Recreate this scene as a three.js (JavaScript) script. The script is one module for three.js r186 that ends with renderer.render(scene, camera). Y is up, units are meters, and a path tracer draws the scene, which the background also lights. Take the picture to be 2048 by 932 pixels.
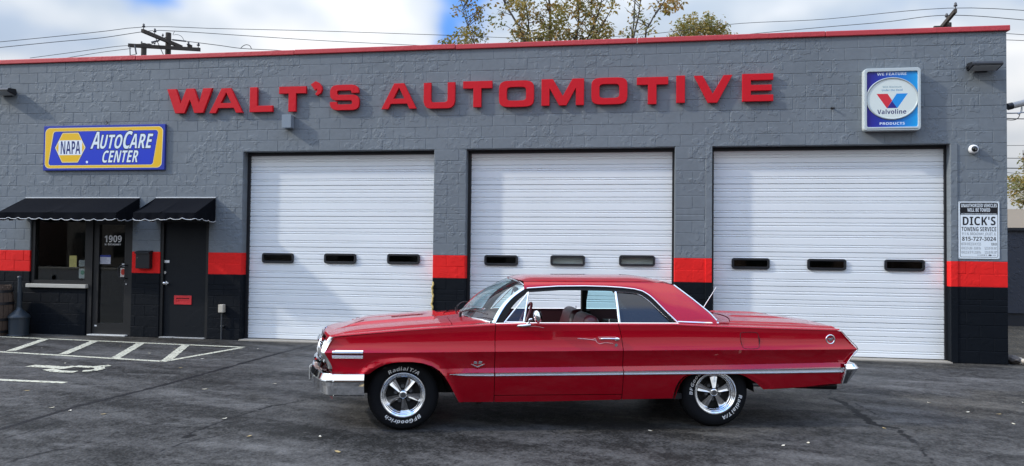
import * as THREE from 'three';
import { RoundedBoxGeometry } from 'three/addons/geometries/RoundedBoxGeometry.js';
import { mergeGeometries } from 'three/addons/utils/BufferGeometryUtils.js';
import { FontLoader } from 'three/addons/loaders/FontLoader.js';

// ---------------------------------------------------------------- camera, sky, sun, exposure
const scene = new THREE.Scene();
const CAM = { f: 1480, x: -5.90, y: 1.70, z: 12.84, yaw: 0.1596, pitch: 0.0254, roll: 0.0109 };
const camera = new THREE.PerspectiveCamera(2 * Math.atan(466 / CAM.f) * 180 / Math.PI, 2048 / 932, 0.1, 3000);
camera.position.set(CAM.x, CAM.y, CAM.z);
camera.rotation.set(CAM.pitch, CAM.yaw, CAM.roll, 'YXZ');
camera.updateMatrixWorld();

const SUN = new THREE.Vector3(-3.2, 2.1, 1.0).normalize();
const sun = new THREE.DirectionalLight(new THREE.Color(1.0, 0.955, 0.86), 2.0);
sun.position.copy(SUN).multiplyScalar(60).add(new THREE.Vector3(-8, 0, 0));
sun.target.position.set(-8, 0, 0);
sun.castShadow = true;
sun.shadow.radius = 4;
sun.shadow.mapSize.set(4096, 4096);
Object.assign(sun.shadow.camera, { left: -30, right: 30, top: 25, bottom: -25, near: 1, far: 160 });
scene.add(sun, sun.target);

// value noise
function hash3(i, j, k) {
  let h = Math.imul(i, 374761393) ^ Math.imul(j, 668265263) ^ Math.imul(k, 2147483647 - 56891);
  h = Math.imul(h ^ (h >>> 13), 1274126177);
  return ((h ^ (h >>> 16)) >>> 0) / 4294967296;
}
function noise(x, y, z = 0) {
  const i = Math.floor(x), j = Math.floor(y), k = Math.floor(z);
  let u = x - i, v = y - j, w = z - k;
  u = u * u * (3 - 2 * u); v = v * v * (3 - 2 * v); w = w * w * (3 - 2 * w);
  const L = (a, b, t) => a + (b - a) * t;
  return L(L(L(hash3(i, j, k), hash3(i + 1, j, k), u), L(hash3(i, j + 1, k), hash3(i + 1, j + 1, k), u), v),
    L(L(hash3(i, j, k + 1), hash3(i + 1, j, k + 1), u), L(hash3(i, j + 1, k + 1), hash3(i + 1, j + 1, k + 1), u), v), w);
}
function fbm(x, y, z = 0, n = 5) {
  let s = 0, a = 0.5, t = 0;
  for (let o = 0; o < n; o++) { s += a * noise(x, y, z + o * 17.3); t += a; a *= 0.5; x *= 2.03; y *= 2.03; z *= 2.03; }
  return s / t;
}
const clamp = (x, a = 0, b = 1) => Math.min(b, Math.max(a, x));
const smooth = (a, b, x) => { const t = clamp((x - a) / (b - a)); return t * t * (3 - 2 * t); };
const mix = (a, b, t) => a + (b - a) * t;
function rng(seed) { let a = seed >>> 0; return () => { a = (a + 0x6D2B79F5) | 0; let t = Math.imul(a ^ (a >>> 15), 1 | a); t = (t + Math.imul(t ^ (t >>> 7), 61 | t)) ^ t; return ((t ^ (t >>> 14)) >>> 0) / 4294967296; }; }

// the sky: broken cloud with blue gaps, brighter overhead (as under cloud) and round the veiled sun
{
  const W = 1024, H = 512, data = new Float32Array(W * H * 4);
  const RZ = CAM.yaw;                                           // azimuths below are counted from where the street faces the shop
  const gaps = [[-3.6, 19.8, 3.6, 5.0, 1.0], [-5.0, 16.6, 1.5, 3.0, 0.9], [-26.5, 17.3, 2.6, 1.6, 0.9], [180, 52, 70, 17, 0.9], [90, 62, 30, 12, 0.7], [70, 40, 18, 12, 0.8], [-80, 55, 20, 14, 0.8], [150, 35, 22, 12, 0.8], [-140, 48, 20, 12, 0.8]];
  const banks = [[-12, 17, 6, 6, 0.11], [-31, 17, 9, 6, -0.10], [16, 16, 14, 9, -0.07]];   // heavier and lighter cloud
  for (let j = 0; j < H; j++) {
    const el = (j + 0.5) / H * Math.PI - Math.PI / 2, sy = Math.sin(el), cy = Math.cos(el);
    for (let i = 0; i < W; i++) {
      const ph = ((i + 0.5) / W - 0.5) * 2 * Math.PI, dx = Math.cos(ph) * cy, dz = Math.sin(ph) * cy;
      const k = 1 / (Math.max(sy, 0) + 0.22), px = dx * k * 1.5, pz = dz * k * 1.5;
      const body = fbm(px * 2.3 + 3.1, pz * 2.3 + 7.7, 0.4, 6), soft = fbm(px * 0.9 + 11, pz * 0.9 - 4, 2.2, 4), det = fbm(px * 6.5, pz * 6.5, 5.0, 5);
      const az = (Math.atan2(dx, -dz) + RZ) * 180 / Math.PI, ed = el * 180 / Math.PI;
      let gap = 0;
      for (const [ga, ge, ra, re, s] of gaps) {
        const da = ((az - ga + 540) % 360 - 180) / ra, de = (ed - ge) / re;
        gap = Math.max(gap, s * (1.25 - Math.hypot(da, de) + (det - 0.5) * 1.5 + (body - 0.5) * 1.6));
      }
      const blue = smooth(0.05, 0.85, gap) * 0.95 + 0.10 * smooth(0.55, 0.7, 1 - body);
      let lay = 0; for (const [ga, ge, ra, re, s] of banks) { const da = ((az - ga + 540) % 360 - 180) / ra, de = (ed - ge) / re; lay += s * Math.exp(-da * da - de * de); }
      const bright = smooth(0.34, 0.68, body * 0.50 + soft * 0.36 + det * 0.14 + lay);
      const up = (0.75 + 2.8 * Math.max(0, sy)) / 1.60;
      const cosSun = dx * SUN.x + sy * SUN.y + dz * SUN.z, glow = 1 + 1.8 * Math.exp(-Math.pow(Math.acos(clamp(cosSun, -1, 1)) / 0.45, 2));
      const c = [mix(0.47, 0.93, bright), mix(0.555, 0.94, bright), mix(0.665, 0.96, bright)], b = [0.13, 0.33, 0.80];
      const n = (j * W + i) * 4;
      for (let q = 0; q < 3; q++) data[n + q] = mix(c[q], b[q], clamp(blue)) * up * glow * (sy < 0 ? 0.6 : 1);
      data[n + 3] = 1;
    }
  }
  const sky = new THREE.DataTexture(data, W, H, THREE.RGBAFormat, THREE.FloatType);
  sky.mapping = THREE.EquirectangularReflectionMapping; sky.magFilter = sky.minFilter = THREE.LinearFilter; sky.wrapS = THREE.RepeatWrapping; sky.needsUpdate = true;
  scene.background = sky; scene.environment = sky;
}
const renderer = new THREE.WebGLRenderer({ antialias: true });
renderer.toneMapping = THREE.LinearToneMapping;
renderer.toneMappingExposure = 1.26;
renderer.shadowMap.enabled = true;

// ---------------------------------------------------------------- helpers
const V = (x, y, z) => new THREE.Vector3(x, y, z);
function pixelRay(u, v) { return V((u - 1024) / CAM.f, -(v - 466) / CAM.f, -1).applyQuaternion(camera.quaternion); }
function onZ(u, v, z = 0) { const d = pixelRay(u, v), t = (z - CAM.z) / d.z; return V(CAM.x + d.x * t, CAM.y + d.y * t, z); }
function onGround(u, v, y = 0) { const d = pixelRay(u, v), t = (y - CAM.y) / d.y; return V(CAM.x + d.x * t, y, CAM.z + d.z * t); }
const taken = new Map();
function numbered(n) { const c = taken.get(n) || 0; taken.set(n, c + 1); return c ? `${n}_${String(c).padStart(3, '0')}` : n; }
function mesh(name, geo, mat, parent) {
  if (Array.isArray(geo)) geo = geo.length === 1 ? geo[0] : merge(geo);
  const m = new THREE.Mesh(geo, mat); m.name = name; m.castShadow = m.receiveShadow = true;
  if (parent) parent.add(m);
  return m;
}
function merge(list) {
  return mergeGeometries(list.map((g) => { const q = g.index ? g.toNonIndexed() : g.clone(); for (const k of Object.keys(q.attributes)) if (!['position', 'normal', 'uv'].includes(k)) q.deleteAttribute(k); if (!q.attributes.uv) q.setAttribute('uv', new THREE.BufferAttribute(new Float32Array(q.attributes.position.count * 2), 2)); if (!q.attributes.normal) q.computeVertexNormals(); return q; }));
}
function tag(o, label, category, group) { o.userData.label = label; o.userData.category = category; if (group) o.userData.group = group; return o; }
function thing(name, label, category, pos = [0, 0, 0], group) { const g = new THREE.Group(); g.name = numbered(name); g.position.set(...pos); scene.add(g); return tag(g, label, category, group); }
function solo(name, geo, mat, label, category, group) { const m = mesh(numbered(name), geo, mat, scene); return tag(m, label, category, group); }
function structure(name, geo, mat, label) { const m = mesh(numbered(name), geo, mat, scene); m.userData.kind = 'structure'; if (label) { m.userData.label = label; } return m; }
function box(x0, x1, y0, y1, z0, z1, r = 0) {
  const g = r ? new RoundedBoxGeometry(x1 - x0, y1 - y0, z1 - z0, 2, r) : new THREE.BoxGeometry(x1 - x0, y1 - y0, z1 - z0);
  g.translate((x0 + x1) / 2, (y0 + y1) / 2, (z0 + z1) / 2); return g;
}
function cyl(a, b, r0, r1 = r0, seg = 12) {
  const A = a.isVector3 ? a : V(...a), B = b.isVector3 ? b : V(...b), d = B.clone().sub(A), g = new THREE.CylinderGeometry(r1, r0, d.length(), seg);
  g.applyQuaternion(new THREE.Quaternion().setFromUnitVectors(V(0, 1, 0), d.clone().normalize())); g.translate((A.x + B.x) / 2, (A.y + B.y) / 2, (A.z + B.z) / 2); return g;
}
function tube(pts, r, seg = 24, rad = 6, closed = false) { return new THREE.TubeGeometry(new THREE.CatmullRomCurve3(pts.map((p) => (p.isVector3 ? p : V(...p))), closed, 'centripetal'), seg, r, rad, closed); }
// a sheet from fn(u, v), smooth inside
function grid(nu, nv, fn, flip = false) {
  const pos = [], uv = [], idx = [];
  for (let j = 0; j <= nv; j++) for (let i = 0; i <= nu; i++) { const p = fn(i / nu, j / nv); pos.push(p[0], p[1], p[2]); uv.push(i / nu, j / nv); }
  for (let j = 0; j < nv; j++) for (let i = 0; i < nu; i++) {
    const a = j * (nu + 1) + i, b = a + 1, c = a + nu + 1, d = c + 1;
    if (flip) idx.push(a, c, b, b, c, d); else idx.push(a, b, c, b, d, c);
  }
  const g = new THREE.BufferGeometry();
  g.setAttribute('position', new THREE.Float32BufferAttribute(pos, 3)); g.setAttribute('uv', new THREE.Float32BufferAttribute(uv, 2)); g.setIndex(idx); g.computeVertexNormals();
  return g;
}
// a straight profile [[a, b], ...] swept along x between x0 and x1 (a -> y, b -> z), flat facets
function sweepX(profile, x0, x1) {
  const pos = [], uv = [];
  for (let i = 0; i + 1 < profile.length; i++) {
    const [y0, z0] = profile[i], [y1, z1] = profile[i + 1];
    pos.push(x0, y0, z0, x1, y0, z0, x1, y1, z1, x0, y0, z0, x1, y1, z1, x0, y1, z1);
    uv.push(x0, y0, x1, y0, x1, y1, x0, y0, x1, y1, x0, y1);
  }
  const g = new THREE.BufferGeometry(); g.setAttribute('position', new THREE.Float32BufferAttribute(pos, 3)); g.setAttribute('uv', new THREE.Float32BufferAttribute(uv, 2)); g.computeVertexNormals(); return g;
}
function poly(points, depth, bevel = 0, holes = []) {
  const s = new THREE.Shape(points.map((p) => new THREE.Vector2(p[0], p[1])));
  for (const h of holes) s.holes.push(new THREE.Path(h.map((p) => new THREE.Vector2(p[0], p[1]))));
  return new THREE.ExtrudeGeometry(s, { depth, bevelEnabled: bevel > 0, bevelSize: bevel, bevelThickness: bevel, bevelSegments: 2, bevelOffset: -bevel, curveSegments: 10 });
}
function rounded(w, h, r, n = 5) { const p = []; for (const [cx, cy, a0] of [[w / 2 - r, h / 2 - r, 0], [-w / 2 + r, h / 2 - r, 90], [-w / 2 + r, -h / 2 + r, 180], [w / 2 - r, -h / 2 + r, 270]]) for (let i = 0; i <= n; i++) { const a = (a0 + 90 * i / n) * Math.PI / 180; p.push([cx + r * Math.cos(a), cy + r * Math.sin(a)]); } return p; }
function table(pts) { return (x) => { if (x <= pts[0][0]) return pts[0][1]; for (let i = 1; i < pts.length; i++) if (x <= pts[i][0]) { const t = (x - pts[i - 1][0]) / (pts[i][0] - pts[i - 1][0]); return mix(pts[i - 1][1], pts[i][1], t); } return pts[pts.length - 1][1]; }; }
function planarUV(g, s = 1, axes = 'xy') { const p = g.attributes.position, u = new Float32Array(p.count * 2), get = { x: 'getX', y: 'getY', z: 'getZ' }; for (let i = 0; i < p.count; i++) { u[2 * i] = p[get[axes[0]]](i) * s; u[2 * i + 1] = p[get[axes[1]]](i) * s; } g.setAttribute('uv', new THREE.BufferAttribute(u, 2)); return g; }
function tex(w, h, fn, srgb = false, rep = 1) {
  const d = new Uint8Array(w * h * 4);
  for (let j = 0; j < h; j++) for (let i = 0; i < w; i++) { const c = fn(i / w, j / h, i, j), n = (j * w + i) * 4; for (let q = 0; q < 3; q++) d[n + q] = 255 * clamp(Array.isArray(c) ? c[q] : c); d[n + 3] = 255; }
  const t = new THREE.DataTexture(d, w, h); t.wrapS = t.wrapT = THREE.RepeatWrapping; t.magFilter = THREE.LinearFilter; t.minFilter = THREE.LinearMipmapLinearFilter; t.generateMipmaps = true;
  if (srgb) t.colorSpace = THREE.SRGBColorSpace; t.repeat.set(rep, rep); t.needsUpdate = true; return t;
}
// noise that repeats on the unit square
function tileNoise(u, v, s, z = 0, n = 4) {
  const bl = (f) => f;
  let r = 0, a = 0.5, t = 0;
  for (let o = 0; o < n; o++) {
    const m = s << o, x = u * m, y = v * m, i = Math.floor(x), j = Math.floor(y); let fx = x - i, fy = y - j; fx = fx * fx * (3 - 2 * fx); fy = fy * fy * (3 - 2 * fy);
    const h = (p, q) => hash3(((p % m) + m) % m, ((q % m) + m) % m, z + o * 31);
    r += a * mix(mix(h(i, j), h(i + 1, j), fx), mix(h(i, j + 1), h(i + 1, j + 1), fx), fy); t += a; a *= 0.5;
  }
  return bl(r / t);
}
function canvasTex(w, h, draw, rep) {
  const c = document.createElement('canvas'); c.width = w; c.height = h; const x = c.getContext('2d'); draw(x, w, h);
  const t = new THREE.CanvasTexture(c); t.colorSpace = THREE.SRGBColorSpace; t.anisotropy = 8; if (rep) { t.wrapS = t.wrapT = THREE.RepeatWrapping; } return t;
}
const lin = (r, g, b) => new THREE.Color().setRGB(r, g, b);
const std = (color, roughness = 0.7, metalness = 0, more = {}) => new THREE.MeshStandardMaterial({ color, roughness, metalness, ...more });
const phys = (o) => new THREE.MeshPhysicalMaterial(o);
const font = await new FontLoader().loadAsync('fonts/droid/droid_sans_bold.typeface.json');

// ---------------------------------------------------------------- shared materials
const paintBump = tex(1024, 1024, (u, v) => {
  const a = tileNoise(u, v, 12, 1, 5), b = tileNoise(u, v, 64, 2, 3), lump = smooth(0.56, 0.66, tileNoise(u, v, 36, 7, 4)) * smooth(0.5, 0.62, tileNoise(u, v, 4, 9, 3));
  const drip = smooth(0.58, 0.62, tileNoise(u * 1, v, 44, 12, 3)) * smooth(0.52, 0.6, tileNoise(u, v, 6, 14, 2));
  return 0.22 * a + 0.12 * b + 0.34 * lump + 0.20 * drip;
});
paintBump.repeat.set(1 / 3.1, 1 / 3.1);
const paintTone = tex(512, 512, (u, v) => { const n = 0.90 + 0.10 * tileNoise(u, v, 5, 3, 5) + 0.05 * (tileNoise(u, v, 60, 8, 2) - 0.5); return [n, n, n]; }, true);
paintTone.repeat.set(1 / 3.7, 1 / 3.7);
const wallPaint = (c, bumpScale = 0.012, specularIntensity = 0.5) => phys({ color: c, roughness: 0.66, specularIntensity, bumpMap: paintBump, bumpScale, map: paintTone });
const M = {
  grey: wallPaint(lin(0.198, 0.224, 0.246)), red: wallPaint(lin(0.90, 0.022, 0.020), 0.006, 0.3), black: wallPaint(lin(0.0052, 0.0075, 0.0112), 0.005, 0.25),
  coping: std(lin(0.52, 0.045, 0.055), 0.45, 0, { bumpMap: paintBump, bumpScale: 0.004 }),
  frame: std(lin(0.012, 0.013, 0.016), 0.5), blackMetal: std(lin(0.02, 0.021, 0.024), 0.42, 0.3), bronze: std(lin(0.008, 0.0085, 0.0095), 0.45),
  darkRoom: std(lin(0.22, 0.22, 0.21), 0.9), concrete: std(lin(0.36, 0.33, 0.28), 0.9, 0, { map: paintTone, bumpMap: paintBump, bumpScale: 0.004 }),
  white: std(lin(0.78, 0.79, 0.80), 0.5), chrome: phys({ color: lin(0.88, 0.89, 0.90), roughness: 0.06, metalness: 1 }), steel: std(lin(0.5, 0.51, 0.52), 0.3, 1),
  fabric: phys({ color: lin(0.0055, 0.0065, 0.0095), roughness: 0.95, specularIntensity: 0.12 }), wood: std(lin(0.09, 0.055, 0.035), 0.8), pole: std(lin(0.055, 0.045, 0.036), 0.9), wire: std(lin(0.02, 0.02, 0.022), 0.7),
  pane: phys({ color: lin(0.92, 0.95, 0.94), roughness: 0.02, transmission: 1, thickness: 0, ior: 1.5 }),
  darkPane: phys({ color: lin(0.006, 0.008, 0.007), roughness: 0.08, ior: 1.5 }), greyPane: phys({ color: lin(0.16, 0.17, 0.18), roughness: 0.25, ior: 1.5 }),
  rubber: std(lin(0.015, 0.015, 0.016), 0.85),
};

// ---------------------------------------------------------------- ground
const lotDraw = (height) => (x, w, h) => {
  const img = x.createImageData(w, h), X0 = -20, XW = 24, Z0 = 0, ZW = 12;
  for (let j = 0; j < h; j++) for (let i = 0; i < w; i++) {
    const wx = X0 + (i / w) * XW, wz = Z0 + (j / h) * ZW, n = (j * w + i) * 4;
    const rx = wx * 0.94 + wz * 0.34, rz = -wx * 0.34 + wz * 0.94;
    const big = fbm(wx * 0.32, wz * 0.45, 1, 4), mid = fbm(wx * 1.0, wz * 2.2, 3, 5), streak = fbm(rx * 0.7, rz * 4.2, 6, 5), grain = hash3(i, j, 5), g2 = fbm(wx * 14, wz * 14, 8, 3), pale = smooth(0.60, 0.74, fbm(wx * 1.6 + 40, wz * 4.5, 9, 5)), film = smooth(0.52, 0.66, fbm(wx * 0.5 + 9, wz * 0.6 - 3, 12, 5));
    const oil = smooth(0.62, 0.72, fbm(wx * 0.8 + 21, wz * 1.1 + 5, 15, 5));
    let t = 0.038 + 0.040 * (big - 0.5) + 0.050 * (mid - 0.5) + 0.085 * (streak - 0.5) + 0.040 * (grain - 0.5) + 0.055 * (g2 - 0.5) + 0.030 * (hash3(i >> 1, j >> 1, 9) - 0.5) + 0.030 * pale - 0.016 * oil;
    t = clamp(t, 0.009, 0.2);
    const c = [t * mix(1.03, 1.12, film), t * mix(1.0, 1.03, film), t * mix(0.98, 0.90, film)];
    for (let q = 0; q < 3; q++) img.data[n + q] = 255 * (c[q] <= 0.0031308 ? 12.92 * c[q] : 1.055 * Math.pow(c[q], 1 / 2.4) - 0.055);
    img.data[n + 3] = 255;
  }
  x.putImageData(img, 0, 0);
  // cracks and the sealed joint, traced on the lot
  const P = (u, v) => { const g = onGround(u, v); return [(g.x - X0) / XW * w, (g.z - Z0) / ZW * h]; };
  const r = rng(77);
  const crack = (pts, wid, col, jit = 2.2, gapChance = 0) => {
    x.strokeStyle = col; x.lineCap = 'round';
    for (let s = 0; s + 1 < pts.length; s++) {
      const a = P(...pts[s]), b = P(...pts[s + 1]), n = Math.max(2, Math.ceil(Math.hypot(a[0] - b[0], a[1] - b[1]) / 4)); let px = a[0], py = a[1];
      for (let i = 1; i <= n; i++) {
        const qx = mix(a[0], b[0], i / n) + (r() - 0.5) * jit, qy = mix(a[1], b[1], i / n) + (r() - 0.5) * jit;
        if (r() >= gapChance) { x.lineWidth = wid * 1.35 * (0.5 + r()); x.beginPath(); x.moveTo(px, py); x.lineTo(qx, qy); x.stroke(); }
        px = qx; py = qy;
      }
    }
  };
  crack([[-30, 868], [150, 814], [320, 772], [480, 728], [560, 706], [625, 690]], 4.2, 'rgba(14,14,17,0.75)', 1.2);
  crack([[0, 880], [60, 862], [110, 846]], 1.5, 'rgba(12,12,14,0.8)', 3, 0.2);
  crack([[376, 874], [380, 866], [412, 855], [450, 840], [500, 825], [545, 812], [570, 808], [640, 793], [700, 780]], 1.6, 'rgba(10,10,12,0.85)', 2.6, 0.25);
  crack([[374, 874], [386, 870]], 7, 'rgba(6,6,8,0.95)', 3);
  crack([[235, 932], [300, 912], [335, 896], [390, 880], [450, 868]], 1.3, 'rgba(12,12,14,0.7)', 3.5, 0.3);
  crack([[10, 928], [30, 920], [90, 905], [150, 893]], 1.6, 'rgba(12,12,14,0.8)', 4, 0.3);
  crack([[1656, 790], [1662, 780], [1690, 776]], 1.6, 'rgba(10,10,12,0.85)', 3, 0.1);
  crack([[1660, 796], [1682, 803], [1710, 822], [1742, 846], [1766, 855]], 4.0, 'rgba(7,7,9,0.95)', 3.4);
  crack([[1680, 802], [1700, 812], [1728, 834], [1756, 850], [1790, 856], [1812, 872], [1826, 882]], 2.8, 'rgba(7,7,9,0.9)', 4.2, 0.05);
  crack([[1826, 882], [1840, 896], [1862, 922], [1870, 932]], 1.2, 'rgba(9,9,11,0.8)', 4, 0.25);
  crack([[1712, 806], [1735, 820], [1756, 830]], 1.3, 'rgba(10,10,12,0.75)', 3, 0.1);
  crack([[1960, 922], [1990, 910], [2020, 914], [2048, 918]], 1.2, 'rgba(12,12,14,0.6)', 3, 0.2);
  crack([[1530, 808], [1600, 850], [1650, 862]], 1.0, 'rgba(12,12,14,0.5)', 6, 0.4);
  for (let i = 0; i < 26; i++) { let u = r() * 2000, v = 800 + r() * 130; const pts = [[u, v]]; for (let k = 0; k < 4; k++) { u += 20 + r() * 30; v += (r() - 0.5) * 14; pts.push([u, v]); } crack(pts, 0.9, 'rgba(16,16,19,0.45)', 4, 0.45); }
};
const lotMap = canvasTex(2048, 1024, lotDraw());
const grit = tex(512, 512, (u, v) => 0.6 * tileNoise(u, v, 64, 4, 3) + 0.4 * tileNoise(u, v, 12, 6, 4)); grit.repeat.set(22, 11);
const gritWide = grit.clone(); gritWide.repeat.set(400, 400); gritWide.needsUpdate = true;
const lotRough = tex(256, 256, (u, v) => { const n = 0.42 + 0.62 * tileNoise(u, v, 6, 21, 4); return [n, n, n]; }); lotRough.repeat.set(3, 2);
{
  const g = new THREE.PlaneGeometry(24, 12); g.rotateX(-Math.PI / 2); g.translate(-8, 0, 6.0);
  structure('parking_lot', g, phys({ color: 0xffffff, roughness: 0.95, specularIntensity: 0.4, map: lotMap, bumpMap: grit, bumpScale: 0.009, roughnessMap: lotRough }));
  const e = new THREE.PlaneGeometry(900, 900); e.rotateX(-Math.PI / 2); e.translate(0, -0.004, 0);
  structure('ground', e, std(lin(0.036, 0.036, 0.038), 0.9, 0, { bumpMap: gritWide, bumpScale: 0.006 }));
  const gr = new THREE.PlaneGeometry(9, 30, 1, 1); gr.rotateX(-Math.PI / 2); gr.translate(4.6, 0.003, -15.05);
  const grav = tex(512, 512, (u, v) => { const n = tileNoise(u, v, 90, 3, 2), m = tileNoise(u, v, 10, 5, 4), c = 0.25 + 0.45 * n * (0.5 + m); return [c, c * 0.93, c * 0.82]; }, true); grav.repeat.set(5, 16);
  const gb = tex(512, 512, (u, v) => tileNoise(u, v, 90, 3, 2)); gb.repeat.set(5, 16);
  structure('gravel_strip', gr, std(lin(0.42, 0.40, 0.36), 0.95, 0, { map: grav, bumpMap: gb, bumpScale: 0.02 }));
}

// ---------------------------------------------------------------- the shop building
const shop = thing('commercial_building', 'single storey grey painted block garage with red and black bands and three bay doors', 'building', [0, 0, 0]);
const XL = -21.5, XR = 0, WALLTOP = 5.315, RECESS = 0.20;
const BAYS = [[-13.077, -9.395], [-8.805, -5.170], [-4.563, -0.828]], BAYTOP = 3.52;
const openings = [...BAYS.map(([a, b]) => [a, b, 0, BAYTOP]), [-17.54, -16.30, 0.93, 2.36], [-16.30, -15.33, 0, 2.36], [-14.745, -13.745, 0, 2.25]];
const courses = [];
for (let k = 0; k < 8; k++) courses.push([k * 0.2032, (k + 1) * 0.2032]);
for (let k = 0; k < 9; k++) courses.push([1.6256 + k * 0.21049, 1.6256 + (k + 1) * 0.21049]);
for (let k = 0; k < 9; k++) courses.push([BAYTOP + k * 0.19945, BAYTOP + (k + 1) * 0.19945]);
{
  const r = rng(5), cores = {}, blocks = [];
  courses.forEach(([y0, y1], k) => {
    const band = k < 6 ? 'black' : k < 8 ? 'red' : 'grey';
    // split the course where an opening starts or ends inside it
    const ys = [y0, y1]; for (const o of openings) for (const y of [o[2], o[3]]) if (y > y0 + 0.02 && y < y1 - 0.02) ys.push(y);
    ys.sort((a, b) => a - b);
    for (let s = 0; s + 1 < ys.length; s++) {
      const a = ys[s], b = ys[s + 1], mid = (a + b) / 2; if (b - a < 0.01) continue;
      const cut = openings.filter((o) => mid > o[2] && mid < o[3]).map((o) => [o[0], o[1]]).sort((p, q) => p[0] - q[0]);
      let x = XL; const spans = [];
      for (const [c0, c1] of cut) { if (c0 - x > 0.01) spans.push([x, c0]); x = Math.max(x, c1); }
      if (XR - x > 0.01) spans.push([x, XR]);
      for (const [s0, s1] of spans) {
        (cores[`${band} ${s0.toFixed(1)} ${s1.toFixed(1)}`] ??= []).push(planarUV(box(s0, s1, a, b, -RECESS, -0.0028)));
        const off = (k % 2) * 0.2032; let p = s0;
        while (p < s1 - 0.001) {
          let q = (Math.floor((p - off + 0.001) / 0.4064) + 1) * 0.4064 + off;
          if (s1 - q < 0.09) q = s1; if (q - p < 0.09) q = Math.min(s1, q + 0.4064);
          q = Math.min(q, s1); blocks.push([p, q, a, b, band]); p = q;
        }
      }
    }
  });
  for (const c of Object.keys(cores)) mesh('wall_core', cores[c], M[c.split(' ')[0]], shop);
  // a painted block: proud face with worn, uneven edges over the recessed joint
  const blockGeo = ([x0, x1, y0, y1]) => {
    const j = (m) => (r() - 0.5) * m, heavy = r() < 0.5, gx = heavy ? 0.0006 : 0.0026, gy = heavy ? 0.0010 : 0.0032, bv = heavy ? 0.005 : 0.0075, zf = -0.0006 + r() * 0.0036;
    const X0 = x0 + (x0 > XL ? gx : 0), X1 = x1 - (x1 < XR - 1e-4 ? gx : 0), Y0 = y0 + gy, Y1 = y1 - gy;
    const bk = [[X0, Y0], [X1, Y0], [X1, Y1], [X0, Y1]], nx = 4, top = [];
    const ring = [], rb = [];
    const push = (ax, ay, bx, by, n) => { for (let i = 0; i < n; i++) { const t = i / n; rb.push([mix(ax, bx, t), mix(ay, by, t)]); } };
    const long = x1 - x0 > 0.25 ? nx : 2;
    push(...bk[0], ...bk[1], long); push(...bk[1], ...bk[2], 2); push(...bk[2], ...bk[3], long); push(...bk[3], ...bk[0], 2);
    const cx = (X0 + X1) / 2, cy = (Y0 + Y1) / 2;
    for (const [px, py] of rb) { const ix = px < X0 + 1e-6 ? bv : px > X1 - 1e-6 ? -bv : 0, iy = py < Y0 + 1e-6 ? bv : py > Y1 - 1e-6 ? -bv : 0; ring.push([px + ix + (ix ? j(0.004) : 0), py + iy + (iy ? j(0.004) : 0), zf + j(0.0005)]); }
    const pos = [], N = rb.length, tri = (a, b, c) => pos.push(...a, ...b, ...c);
    for (let i = 0; i < N; i++) { const n = (i + 1) % N, A = [...rb[i], -0.0035], B = [...rb[n], -0.0035]; tri(A, B, ring[n]); tri(A, ring[n], ring[i]); tri(ring[i], ring[n], [cx, cy, zf + 0.0003]); }
    const g = new THREE.BufferGeometry(); g.setAttribute('position', new THREE.Float32BufferAttribute(pos, 3)); g.computeVertexNormals(); return planarUV(g);
  };
  // the 300 that show largest: full blocks, those on the piers and above the bay doors first
  const weight = (b) => { const cx = (b[0] + b[1]) / 2, cy = (b[2] + b[3]) / 2; return (b[1] - b[0]) * (cx > -18.3 ? 1 : 0) / Math.hypot(cx - CAM.x, cy - CAM.y, CAM.z); };
  const order = blocks.map((b, i) => [weight(b), i]).sort((p, q) => q[0] - p[0]);
  const chosen = new Set(order.slice(0, 300).map((o) => o[1])), rest = { grey: [], red: [], black: [] };
  blocks.forEach((b, i) => { const g = blockGeo(b); if (chosen.has(i)) mesh('block', g, M[b[4]], shop); else rest[b[4]].push(g); });
  for (const c of Object.keys(rest)) if (rest[c].length) { const m = mesh('blockwork', rest[c], M[c], shop); m.userData.kind = 'stuff'; }
  // side and back walls, roof, slab inside
  mesh('side_wall', planarUV(box(-0.2, -0.001, 0, WALLTOP - 0.02, -12, -RECESS), 1, 'zy'), M.grey, shop); mesh('side_wall', planarUV(box(XL, XL + 0.2, 0, WALLTOP - 0.02, -12, -RECESS), 1, 'zy'), M.grey, shop);
  mesh('back_wall', planarUV(box(XL, 0, 0, WALLTOP - 0.02, -12.2, -12)), M.grey, shop);
  mesh('flat_roof', box(XL + 0.2, -0.2, 4.7, 4.85, -12, -RECESS), M.darkRoom, shop);
  mesh('floor_slab', box(XL + 0.2, -0.2, 0.006, 0.03, -12, -RECESS - 0.05), M.concrete, shop);
  // coping in lengths of about three metres, none quite level with the next
  let x = XL;
  while (x < 0.02) {
    const x1 = Math.min(0.045, x + 2.95 + r() * 0.3), d0 = (r() - 0.5) * 0.010, d1 = (r() - 0.5) * 0.010, zz = 0.032 + r() * 0.012;
    const g = box(x + 0.003, x1 - 0.003, 0, 0.088, -0.26, zz, 0.012), p = g.attributes.position;
    for (let i = 0; i < p.count; i++) { const t = (p.getX(i) - x) / (x1 - x); p.setY(i, p.getY(i) + WALLTOP - 0.004 + mix(d0, d1, t) + 0.006 * Math.sin(t * 9)); }
    g.computeVertexNormals(); mesh('coping', planarUV(g), M.coping, shop); x = x1;
  }
  mesh('parapet_cap', box(-0.26, 0.03, WALLTOP, WALLTOP + 0.08, -12.2, -0.27), M.coping, shop);
}
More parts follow.
